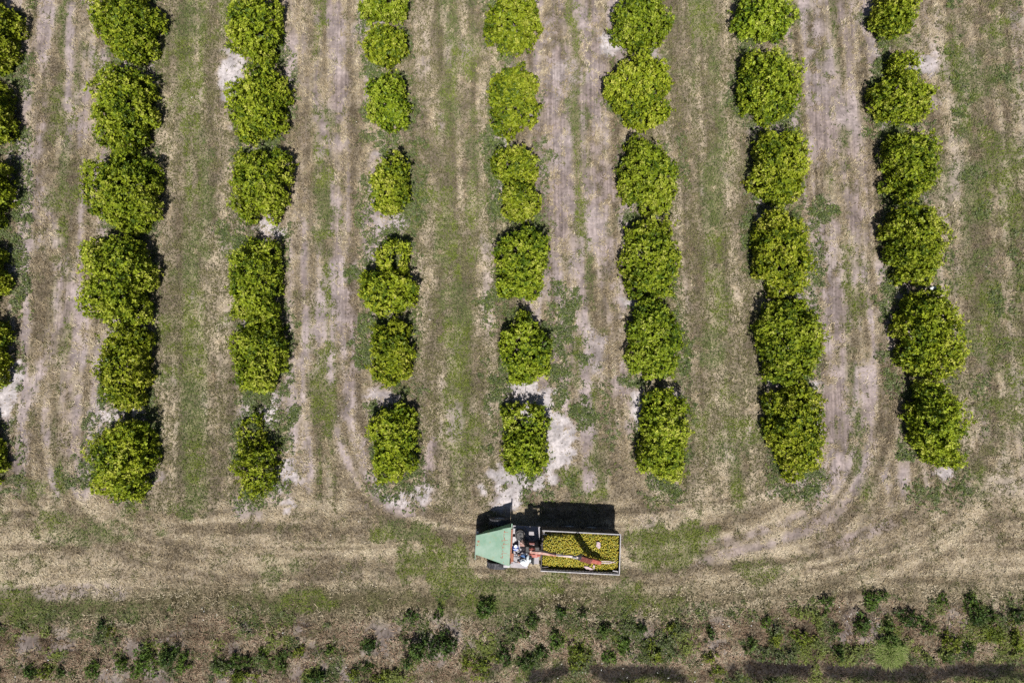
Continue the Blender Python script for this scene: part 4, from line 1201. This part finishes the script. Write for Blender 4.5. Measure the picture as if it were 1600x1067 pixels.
# hydraulic gear beside the driver
def b_valves(bm):
    bx(bm, (-1.04, 0.17, 1.30), (0.34, 0.30, 0.5), bev=0.03)
    for i in range(5): bx(bm, (-1.18 + 0.07 * i, 0.17, 1.60), (0.035, 0.20, 0.10), bev=0.006)
    bx(bm, (-1.05, 0.36, 1.42), (0.22, 0.12, 0.2), bev=0.02); bx(bm, (-0.82, 0.06, 1.22), (0.14, 0.18, 0.34), bev=0.02)
valves = part('valve_bank', b_valves, M['red_faded'], truck)
def b_levers(bm):
    for i in range(5):
        x0 = -1.18 + 0.07 * i
        rod(bm, (x0, 0.08, 1.6), (x0 - 0.02, 0.0 - 0.02 * (i % 2), 1.86), 0.01, seg=6)
        bmesh.ops.create_uvsphere(bm, u_segments=8, v_segments=6, radius=0.024, matrix=Matrix.Translation((x0 - 0.02, -0.02 * (i % 2), 1.88)))
part('lever', b_levers, M['black_steel'], valves)
part('hydraulic_tank', lambda bm: (rod(bm, (-1.22, 0.62, 0.99), (-1.22, 0.62, 1.55), 0.29, 0.29, 22), rod(bm, (-1.22, 0.62, 1.55), (-1.22, 0.62, 1.60), 0.25, 0.2, 22), rod(bm, (-1.22, 0.62, 1.6), (-1.22, 0.62, 1.66), 0.06, 0.06, 12)), M['black_steel'], truck)
part('battery_box', lambda bm: (bx(bm, (-1.52, 0.30, 1.1), (0.22, 0.36, 0.24), bev=0.015), bx(bm, (-1.52, 0.78, 1.06), (0.2, 0.3, 0.16), bev=0.015)), M['rim_steel'], truck)
def hose(pts): return ([Vector(p) for p in pts], [0.022] * len(pts))
def arc(a, b, up, n_=9):
    a, b = Vector(a), Vector(b)
    return hose([a.lerp(b, t) + Vector((0, 0, up * 4 * t * (1 - t))) for t in np.linspace(0, 1, n_)])
for a, b, up in (((-1.18, 0.3, 1.55), (-0.62, 0.30, 2.6), 0.25), ((-1.05, 0.3, 1.58), (-0.55, 0.38, 2.9), 0.3), ((-0.92, 0.3, 1.55), (-0.48, 0.1, 3.1), 0.2), ((-1.2, 0.5, 1.6), (-0.95, 0.3, 1.4), 0.25),
                 ((-1.0, 1.0, 1.0), (-0.5, 0.5, 1.9), 0.45), ((-1.08, 0.9, 1.1), (-0.95, 0.35, 2.5), 0.2)):
    tube_part('hose', [arc(a, b, up)], M['hose'], truck, 6)

# loader: mast, turret, boom, stick, grapple
mast = empty('loader_mast', (0, 0, 0)); mast.parent = truck
for xx in (-0.88, -0.22):
    part('post', lambda bm, xx=xx: beam(bm, (xx, 0.22, 0.99), (xx + (0.12 if xx < -0.5 else -0.1), 0.18, 3.05), 0.20, 0.24), M['black_steel'], mast)
part('cross_plate', lambda bm: bx(bm, (-0.55, 0.2, 1.35), (0.6, 0.1, 0.5), bev=0.01), M['dark_red'], mast)
part('cross_plate', lambda bm: bx(bm, (-0.56, 0.19, 2.35), (0.5, 0.1, 0.34), bev=0.01), M['dark_red'], mast)
part('cap_plate', lambda bm: bx(bm, (-0.55, 0.18, 3.0), (0.74, 0.30, 0.14), bev=0.02), M['black_steel'], mast)
part('turret', lambda bm: (rod(bm, (-0.58, 0.17, 3.07), (-0.58, 0.17, 3.30), 0.16, 0.14, 18), bx(bm, (-0.58, 0.32, 3.46), (0.34, 0.03, 0.42), bev=0.01), bx(bm, (-0.58, 0.04, 3.46), (0.34, 0.03, 0.42), bev=0.01), rod(bm, (-0.60, 0.0, 3.58), (-0.60, 0.37, 3.58), 0.06)), M['red'], mast)
part('motor', lambda bm: (bx(bm, (-0.42, -0.07, 3.2), (0.32, 0.22, 0.2), bev=0.03), rod(bm, (-0.26, -0.07, 3.2), (-0.12, -0.07, 3.2), 0.08, 0.06, 12)), M['red'], mast)

E0 = Vector((-0.60, 0.18, 3.58)); E1 = Vector((1.90, 0.09, 3.98))
boom = empty('loader_boom', (0, 0, 0)); boom.parent = truck
mid_b = E0.lerp(E1, 0.5)
part('inner_arm', lambda bm: beam(bm, E0 - (E1 - E0).normalized() * 0.1, mid_b, 0.15, 0.19, w2=0.14), M['red_faded'], boom)
part('outer_arm', lambda bm: beam(bm, mid_b - (E1 - E0).normalized() * 0.12, E1, 0.11, 0.14), M['red_pale'], boom)
part('collar', lambda bm: beam(bm, mid_b - (E1 - E0).normalized() * 0.04, mid_b + (E1 - E0).normalized() * 0.05, 0.165, 0.21), M['rust'], boom)
part('lift_cylinder', lambda bm: (rod(bm, (-0.45, 0.18, 2.75), (0.25, 0.16, 3.35), 0.055), rod(bm, (0.25, 0.16, 3.35), (0.55, 0.145, 3.62), 0.03)), M['black_steel'], boom)
tube_part('hose', [hose([E0.lerp(E1, t) + Vector((0, 0.06 + 0.03 * math.sin(t * 9), 0.16 + 0.02 * math.sin(t * 14))) for t in np.linspace(0, 1, 12)])], M['hose'], boom, 6)
part('elbow_pin', lambda bm: (rod(bm, E1 + Vector((0, -0.14, 0)), E1 + Vector((0, 0.14, 0)), 0.06), bx(bm, E1 + Vector((0.02, 0, -0.03)), (0.22, 0.2, 0.2), rot=(0, 0.5, 0), bev=0.02)), M['black_steel'], boom)
S1 = Vector((2.62, -0.30, 2.86))
stick = empty('loader_stick', (0, 0, 0)); stick.parent = truck
part('arm', lambda bm: beam(bm, E1 + (S1 - E1) * 0.03, S1, 0.27, 0.26), M['dark_red'], stick)
part('tilt_cylinder', lambda bm: (rod(bm, (1.55, 0.11, 4.16), (2.15, -0.02, 3.72), 0.05), rod(bm, (2.15, -0.02, 3.72), (2.5, -0.2, 3.2), 0.028)), M['rim_steel'], stick)
tube_part('hose', [hose([E1 + Vector((-0.1, 0.1, 0.12)), E1 + Vector((0.1, 0.2, 0.1)), E1.lerp(S1, 0.4) + Vector((0, 0.2, 0.05)), E1.lerp(S1, 0.8) + Vector((0, 0.16, 0)), S1 + Vector((0, 0.1, -0.1))])], M['hose'], stick, 6)
grap = empty('grapple', (0, 0, 0)); grap.parent = truck
part('head', lambda bm: (beam(bm, (2.36, -0.20, 2.95), (3.22, -0.41, 2.62), 0.26, 0.30, 0.03, w2=0.20), rod(bm, (2.62, -0.16, 2.86), (2.62, -0.40, 2.84), 0.1, 0.1, 14)), M['red'], grap)
part('rotator', lambda bm: rod(bm, (2.62, -0.28, 2.84), (2.62, -0.28, 2.5), 0.12, 0.10, 14), M['black_steel'], grap)
for k, yo in enumerate((-0.02, 0.06)):
    part('tine', lambda bm, yo=yo, k=k: (beam(bm, (3.15, -0.41 + yo, 2.60), (3.75, -0.42 + yo * (2 - k), 2.48), 0.05, 0.06, 0.005), beam(bm, (3.75, -0.42 + yo * (2 - k), 2.48), (4.12, -0.38 - yo * 1.2, 2.30), 0.045, 0.05, 0.005)), M['red_pale'], grap)
part('hook', lambda bm: (beam(bm, (3.98, -0.36, 2.36), (4.06, -0.16, 2.34), 0.05, 0.05, 0.005), beam(bm, (4.0, -0.42, 2.36), (4.18, -0.34, 2.3), 0.05, 0.05, 0.005)), M['black_steel'], grap)

# the fruit bin
fb = empty('fruit_bin', (0, 0, 0)); fb.parent = truck
part('floor', lambda bm: bx(bm, ((BX0 + BX1) / 2, YC, BZ0), (BX1 - BX0 - 0.02, BY1 - BY0 - 0.02, 0.06)), M['bin_steel'], fb)
wz = (BZ0 + BZ1) / 2; wh = BZ1 - BZ0
def wall_x(yy, sgn):
    def f(bm):
        bx(bm, ((BX0 + BX1) / 2, yy, wz - 0.02), (BX1 - BX0 - 0.06, 0.02, wh - 0.06))
        for i in range(7): bx(bm, (BX0 + 0.25 + i * (BX1 - BX0 - 0.5) / 6, yy + sgn * 0.045, wz - 0.05), (0.07, 0.07, wh - 0.12))
    return f
def wall_y(xx, sgn):
    def f(bm):
        bx(bm, (xx, YC, wz - 0.02), (0.02, BY1 - BY0 - 0.06, wh - 0.06))
        for i in range(4): bx(bm, (xx + sgn * 0.045, BY0 + 0.25 + i * (BY1 - BY0 - 0.5) / 3, wz - 0.05), (0.07, 0.07, wh - 0.12))
    return f
part('side_wall', wall_x(BY0 + 0.01, -1), M['bin_steel'], fb)
part('side_wall', wall_x(BY1 - 0.01, 1), M['bin_steel'], fb)
part('end_wall', wall_y(BX0 + 0.01, -1), M['bin_steel'], fb)
part('end_wall', wall_y(BX1 - 0.01, 1), M['bin_steel'], fb)
def ribs(yy):
    def f(bm):
        n_ = 52
        for i in range(n_): bx(bm, (BX0 + 0.1 + i * (BX1 - BX0 - 0.2) / (n_ - 1), yy, wz), (0.03, 0.05, wh - 0.1))
    return f
tag(part('inner_ribs', ribs(BY0 + 0.05), M['rim_steel'], fb), kind='stuff')
tag(part('inner_ribs', ribs(BY1 - 0.05), M['bin_steel'], fb), kind='stuff')
part('rim', lambda bm: bx(bm, ((BX0 + BX1) / 2, BY0, BZ1), (BX1 - BX0 + 0.06, 0.055, 0.06), bev=0.012), M['rim_steel'], fb)
part('rim', lambda bm: bx(bm, ((BX0 + BX1) / 2, BY1, BZ1), (BX1 - BX0 + 0.06, 0.055, 0.06), bev=0.012), M['rim_steel'], fb)
part('rim', lambda bm: bx(bm, (BX0, YC, BZ1 - 0.004), (0.055, BY1 - BY0 - 0.06, 0.06), bev=0.012), M['bin_steel'], fb)
part('rim', lambda bm: bx(bm, (BX1, YC, BZ1 - 0.004), (0.055, BY1 - BY0 - 0.06, 0.06), bev=0.012), M['rim_steel'], fb)
part('corner_bracket', lambda bm: (bx(bm, (BX0 + 0.07, BY1 - 0.13, BZ1 - 0.01), (0.06, 0.17, 0.05), bev=0.006), bx(bm, (BX0 + 0.15, BY1 - 0.20, BZ1 - 0.014), (0.18, 0.05, 0.04), bev=0.006)), M['rim_steel'], fb)
part('corner_bracket', lambda bm: bx(bm, (BX0 + 0.22, BY0 + 0.19, BZ1 - 0.10), (0.36, 0.05, 0.04), rot=(0, 0.1, 0.12), bev=0.006), M['bin_steel'], fb)
part('corner_bracket', lambda bm: bx(bm, (BX1 - 0.2, BY0 + 0.16, BZ1 - 0.10), (0.3, 0.05, 0.04), rot=(0, -0.1, -0.1), bev=0.006), M['rim_steel'], fb)

# ------------------------------------------------------------------ heap of fruit
def heap(x, y):
    u = (x - BX0) / (BX1 - BX0); w = (y - BY0) / (BY1 - BY0)
    z = 2.30 + 0.10 * np.sin(u * 6.0 + 1.0) * np.sin(w * 3.1) + 0.10 * np.sin(np.pi * w)
    z -= 0.36 * np.exp(-((w - 0.0) / 0.15) ** 2) * (1 - 0.75 * np.exp(-((u - 0.70) / 0.16) ** 2))
    z -= 0.38 * np.exp(-(((u - 0.02) / 0.09) ** 2 + ((w - 1.0) / 0.22) ** 2))
    z -= 0.25 * np.exp(-((u - 1.0) / 0.035) ** 2) + 0.16 * np.exp(-((w - 1.0) / 0.07) ** 2)
    return z - 0.04
pts = []
r0 = np.random.default_rng(9)
sp = 0.074
for layer in range(3):
    off = (0.0, sp * 0.5, sp * 0.25)[layer]
    xs = np.arange(BX0 + 0.07 + off, BX1 - 0.06, sp); ys = np.arange(BY0 + 0.09 + off * 0.8, BY1 - 0.08, sp * 0.95)
    A, B = np.meshgrid(xs, ys); A = A + (np.arange(len(ys)) % 2)[:, None] * sp * 0.5
    A = A.ravel() + r0.normal(0, 0.016, A.size); B = B.ravel() + r0.normal(0, 0.016, B.size)
    Zh = heap(A, B) - layer * 0.095 + r0.normal(0, 0.018, A.size)
    if layer == 0:
        kp = r0.random(A.size) < 0.62; A, B, Zh = A[kp], B[kp], Zh[kp]
    ok = (A < BX1 - 0.06) & (A > BX0 + 0.06)
    pts.append(np.stack([A, B, Zh], 1)[ok])
P = np.concatenate(pts)
bm = bmesh.new(); bmesh.ops.create_icosphere(bm, subdivisions=1, radius=1.0)
iv = np.array([v_.co[:] for v_ in bm.verts]); jf = np.array([[v_.index for v_ in f.verts] for f in bm.faces]); bm.free()
if True:                                              # light mesh: 42 vertices, 80 faces
    rad = r0.uniform(0.034, 0.043, len(P))
    V = (P[:, None, :] + iv[None] * rad[:, None, None]).reshape(-1, 3)
    F = (jf[None] + (np.arange(len(P)) * len(iv))[:, None, None]).reshape(-1, 3)
pf = np.array([[0.44, 0.34, 0.025], [0.37, 0.32, 0.03], [0.28, 0.28, 0.03], [0.49, 0.41, 0.05], [0.20, 0.23, 0.03], [0.42, 0.25, 0.025], [0.55, 0.48, 0.10]])
cf = pf[r0.choice(7, len(P), p=[0.24, 0.22, 0.17, 0.18, 0.08, 0.04, 0.07])] * r0.uniform(0.64, 1.06, (len(P), 1))
fruit = link('citrus_fruit', mesh_from('citrus_fruit', V, F, np.repeat(cf, len(iv), 0), smooth=True), None, M['fruit'])
fruit.location = (TX, TY, TZ); fruit.rotation_euler = (0, 0, TYAW)
tag(fruit, 'heap of yellow green citrus fruit filling the bin of the truck', 'fruit', kind='stuff')

TM = Matrix.Translation((TX, TY, TZ)) @ Matrix.Rotation(TYAW, 4, 'Z')
def wp(x, y, z): return TM @ Vector((x, y, z))

# torn sack and slats lying on the fruit
def rag(name, cx, cy, sx, sy, rz, label, cat, mat, notch=0):
    n_ = 9
    V, F = [], []
    for j in range(n_):
        for i in range(n_):
            u, w = i / (n_ - 1) - 0.5, j / (n_ - 1) - 0.5
            ex = 1 + 0.22 * math.sin(7 * w + 1) ; ey = 1 + 0.25 * math.sin(6 * u + 2)
            a, b = u * sx * ex, w * sy * ey
            x_ = cx + a * math.cos(rz) - b * math.sin(rz); y_ = cy + a * math.sin(rz) + b * math.cos(rz)
            V.append((x_, y_, float(heap(np.array(x_), np.array(y_))) + 0.065 + 0.02 * math.sin(11 * u + 5 * w)))
    for j in range(n_ - 1):
        for i in range(n_ - 1):
            if notch and i + (n_ - 1 - j) < notch: continue
            F.append((j * n_ + i, j * n_ + i + 1, (j + 1) * n_ + i + 1, (j + 1) * n_ + i))
    o = link(name, mesh_from(name, np.array(V), np.array(F), smooth=True), None, mat)
    sm = o.modifiers.new('thickness', 'SOLIDIFY'); sm.thickness = 0.012
    o.location = (TX, TY, TZ); o.rotation_euler = (0, 0, TYAW)
    tag(o, label, cat, 'scraps lying on the fruit')
rag('cloth_scrap', 3.10, 0.47, 0.26, 0.34, 0.5, 'pale pink grey scrap on the fruit beside the loader shadow', 'scrap', M['sack'], 5)
rag('cloth_scrap', 2.62, -0.84, 0.46, 0.14, -0.25, 'long pale scrap on the fruit at the lower bin wall', 'scrap', M['sack'])
rag('cloth_scrap', 2.92, -0.74, 0.09, 0.22, 0.1, 'small upright pale scrap right of the long one on the fruit', 'scrap', M['sack'])

# water jug on the deck
jug = empty('water_jug', wp(-1.44, -0.10, 0.995), TYAW)
tag(jug, 'blue water jug with white lid standing beside the driver', 'jug')
part('body', lambda bm: (rod(bm, (0, 0, 0.0), (0, 0, 0.10), 0.15, 0.17, 20), rod(bm, (0, 0, 0.10), (0, 0, 0.42), 0.17, 0.17, 20), rod(bm, (0, 0, 0.42), (0, 0, 0.47), 0.17, 0.13, 20)), M['blue_plastic'], jug)
part('lid', lambda bm: (rod(bm, (0.0, 0.10, 0.47), (0, 0.10, 0.53), 0.10, 0.085, 16), rod(bm, (0.06, -0.10, 0.40), (0.10, -0.17, 0.42), 0.05, 0.05, 10)), M['white_plastic'], jug)
part('handle', lambda bm: (rod(bm, (-0.12, -0.05, 0.46), (-0.12, -0.05, 0.56), 0.015), rod(bm, (0.12, -0.05, 0.46), (0.12, -0.05, 0.56), 0.015), rod(bm, (-0.13, -0.05, 0.56), (0.13, -0.05, 0.56), 0.016)), M['white_plastic'], jug)

# ------------------------------------------------------------------ the driver
def skin_mesh(nodes, edges, sub=2):
    me = bpy.data.meshes.new('tmp')
    me.from_pydata([n_[0] for n_ in nodes], edges, [])
    o = bpy.data.objects.new('tmp', me); col.objects.link(o)
    o.modifiers.new('s', 'SKIN')
    if not me.skin_vertices: me.attributes
    for i, n_ in enumerate(nodes):
        sv = me.skin_vertices[0].data[i]
        sv.radius = n_[1] if isinstance(n_[1], tuple) else (n_[1], n_[1])
        sv.use_root = (i == 0)
    ss = o.modifiers.new('u', 'SUBSURF'); ss.levels = sub; ss.render_levels = sub
    dg = bpy.context.evaluated_depsgraph_get()
    out_ = bpy.data.meshes.new_from_object(o.evaluated_get(dg))
    bpy.data.objects.remove(o); bpy.data.meshes.remove(me)
    V = np.array([v_.co[:] for v_ in out_.vertices]); F = [tuple(p.vertices) for p in out_.polygons]
    bpy.data.meshes.remove(out_)
    return V, F
# truck-local joints: hips on the seat, leaning forward to the wheel
J = [((-0.62, -0.70, 1.34), (0.15, 0.17)),      # 0 pelvis
     ((-0.64, -0.70, 1.50), (0.13, 0.16)),      # 1 waist
     ((-0.72, -0.70, 1.68), (0.13, 0.18)),      # 2 chest
     ((-0.80, -0.70, 1.82), (0.10, 0.13)),      # 3 upper chest
     ((-0.86, -0.70, 1.91), 0.060),             # 4 neck
     ((-0.93, -0.70, 2.00), (0.088, 0.085)),    # 5 head low
     ((-0.97, -0.70, 2.10), (0.095, 0.085)),    # 6 head top
     ((-0.74, -0.50, 1.78), 0.085),             # 7 right shoulder
     ((-0.70, -0.37, 1.60), 0.066),             # 8 right elbow
     ((-1.08, -0.40, 1.54), 0.048),             # 9 right wrist
     ((-1.20, -0.47, 1.52), (0.040, 0.026)),    # 10 right palm
     ((-0.74, -0.90, 1.78), 0.085),             # 11 left shoulder
     ((-0.86, -1.02, 1.58), 0.058),             # 12 left elbow
     ((-1.14, -0.90, 1.48), 0.040),             # 13 left wrist
     ((-1.22, -0.86, 1.48), (0.040, 0.026)),    # 14 left palm
     ((-0.70, -0.59, 1.31), 0.105),             # 15 right hip
     ((-1.06, -0.52, 1.33), 0.075),             # 16 right knee
     ((-1.18, -0.53, 1.10), 0.052),             # 17 right ankle
     ((-1.32, -0.53, 1.05), 0.042),             # 18 right toe
     ((-0.70, -0.81, 1.31), 0.105), ((-1.06, -0.90, 1.33), 0.075), ((-1.18, -0.89, 1.10), 0.052), ((-1.32, -0.89, 1.05), 0.042)]
ED = [(0, 1), (1, 2), (2, 3), (3, 4), (4, 5), (5, 6), (3, 7), (7, 8), (8, 9), (9, 10), (3, 11), (11, 12), (12, 13), (13, 14), (0, 15), (15, 16), (16, 17), (17, 18), (0, 19), (19, 20), (20, 21), (21, 22)]
V, F = skin_mesh(J, ED)
allV = [V]; allF = list(F); base = len(V); body_n = len(F)
for hand, sg in (((-1.20, -0.47, 1.52), -1), ((-1.22, -0.86, 1.48), 1)):       # fingers curl over the wheel rim
    for k, (dy, ln) in enumerate(((-0.030, 0.060), (-0.010, 0.070), (0.010, 0.066), (0.030, 0.052))):
        hx, hy, hz = hand
        v2, f2 = skin_mesh([((hx - 0.02, hy + dy * 0.7, hz), 0.010), ((hx - 0.02 - ln * 0.6, hy + dy, hz + 0.012), 0.0095), ((hx - 0.03 - ln * 0.9, hy + dy, hz - 0.022), 0.009), ((hx - 0.01 - ln * 0.7, hy + dy, hz - 0.045), 0.008)], [(0, 1), (1, 2), (2, 3)], 1)
        allV.append(v2); allF += [tuple(i + base for i in f) for f in f2]; base += len(v2)
    v2, f2 = skin_mesh([((hx + 0.01, hy + sg * 0.02, hz), 0.011), ((hx - 0.02, hy + sg * 0.055, hz - 0.012), 0.010), ((hx - 0.055, hy + sg * 0.06, hz - 0.03), 0.009)], [(0, 1), (1, 2)], 1)
    allV.append(v2); allF += [tuple(i + base for i in f) for f in f2]; base += len(v2)
# nose and ears
for pts_ in ([((-1.00, -0.70, 2.045), 0.014), ((-1.06, -0.70, 2.025), 0.014)], [((-0.94, -0.61, 2.04), 0.012), ((-0.92, -0.60, 2.07), 0.018)], [((-0.94, -0.79, 2.04), 0.012), ((-0.92, -0.80, 2.07), 0.018)]):
    v2, f2 = skin_mesh(pts_, [(0, 1)], 1)
    allV.append(v2); allF += [tuple(i + base for i in f) for f in f2]; base += len(v2)
V = np.concatenate(allV)
me = bpy.data.meshes.new('person'); me.from_pydata([tuple(v_) for v_ in V], [], allF); me.update()
person = bpy.data.objects.new('person', me); col.objects.link(person)
for k_ in ('blue_cloth', 'white_cloth', 'denim', 'skin', 'shoe'): me.materials.append(M[k_])
J_ = [np.array(j[0]) for j in J]
BONE = [(0, 1, 1), (1, 2, 1), (2, 3, 1), (3, 4, 1), (4, 5, 3), (5, 6, 3), (7, 8, 1), (8, 9, 1), (9, 10, 3), (11, 12, 1), (12, 13, 1), (13, 14, 3), (15, 16, 2), (16, 17, 2), (17, 18, 4), (19, 20, 2), (20, 21, 2), (21, 22, 4), (0, 15, 2), (0, 19, 2), (3, 7, 1), (3, 11, 1)]
for fi, p in enumerate(me.polygons):
    p.use_smooth = True
    if fi >= body_n: p.material_index = 3; continue
    c = np.array(p.center); best = (9, 0)
    for a, b, mi in BONE:
        A, B = J_[a], J_[b]; t_ = np.clip(np.dot(c - A, B - A) / np.dot(B - A, B - A), 0, 1)
        d_ = np.linalg.norm(c - A - t_ * (B - A))
        if d_ < best[0]: best = (d_, mi)
    p.material_index = best[1]
person.location = (TX, TY, TZ); person.rotation_euler = (0, 0, TYAW)
tag(person, 'person in white long-sleeved shirt, blue trousers and white hat at the steering wheel', 'person')
def b_hat(bm):
    c = Vector((-0.975, -0.70, 2.16)); rt_ = Matrix.Rotation(R(-14), 4, 'Y')
    m_ = Matrix.Translation(c) @ rt_
    bmesh.ops.create_cone(bm, cap_ends=True, segments=24, radius1=0.178, radius2=0.17, depth=0.02, matrix=m_)
    bmesh.ops.create_cone(bm, cap_ends=True, segments=24, radius1=0.118, radius2=0.100, depth=0.10, matrix=m_ @ Matrix.Translation((0, 0, 0.055)))
    bmesh.ops.create_uvsphere(bm, u_segments=20, v_segments=8, radius=0.100, matrix=m_ @ Matrix.Translation((0, 0, 0.10)) @ Matrix.Diagonal((1, 1, 0.42, 1)))
part('hat', b_hat, M['white_cloth'], person, True)
part('hair', lambda bm: bmesh.ops.create_uvsphere(bm, u_segments=16, v_segments=10, radius=0.1, matrix=Matrix.Translation((-0.945, -0.70, 2.075)) @ Matrix.Diagonal((0.98, 0.98, 0.95, 1))), M['hair'], person, True)
for sg in (-1, 1):
    part('eye', lambda bm, sg=sg: bmesh.ops.create_uvsphere(bm, u_segments=8, v_segments=6, radius=0.013, matrix=Matrix.Translation((-1.043, -0.70 + sg * 0.034, 2.06))), M['white_plastic'], person, True)

# white bag caught on the upper edge of a tree in the rightmost row
bag = part('white_bag', lambda bm: (bmesh.ops.create_icosphere(bm, subdivisions=2, radius=0.15, matrix=Matrix.Diagonal((1.25, 0.8, 0.6, 1))), bx(bm, (0.16, 0.05, 0.03), (0.12, 0.06, 0.02), rot=(0.2, 0.3, 0.4))), M['white_plastic'], None, True)
for v_ in bag.data.vertices:
    v_.co *= 1 + 0.25 * math.sin(v_.co.x * 40) * math.cos(v_.co.y * 37 + v_.co.z * 29)
bag.location = (24.85, 6.85, 1.15)
tag(bag, 'small crumpled white bag caught on the tree edge in the rightmost row', 'bag')
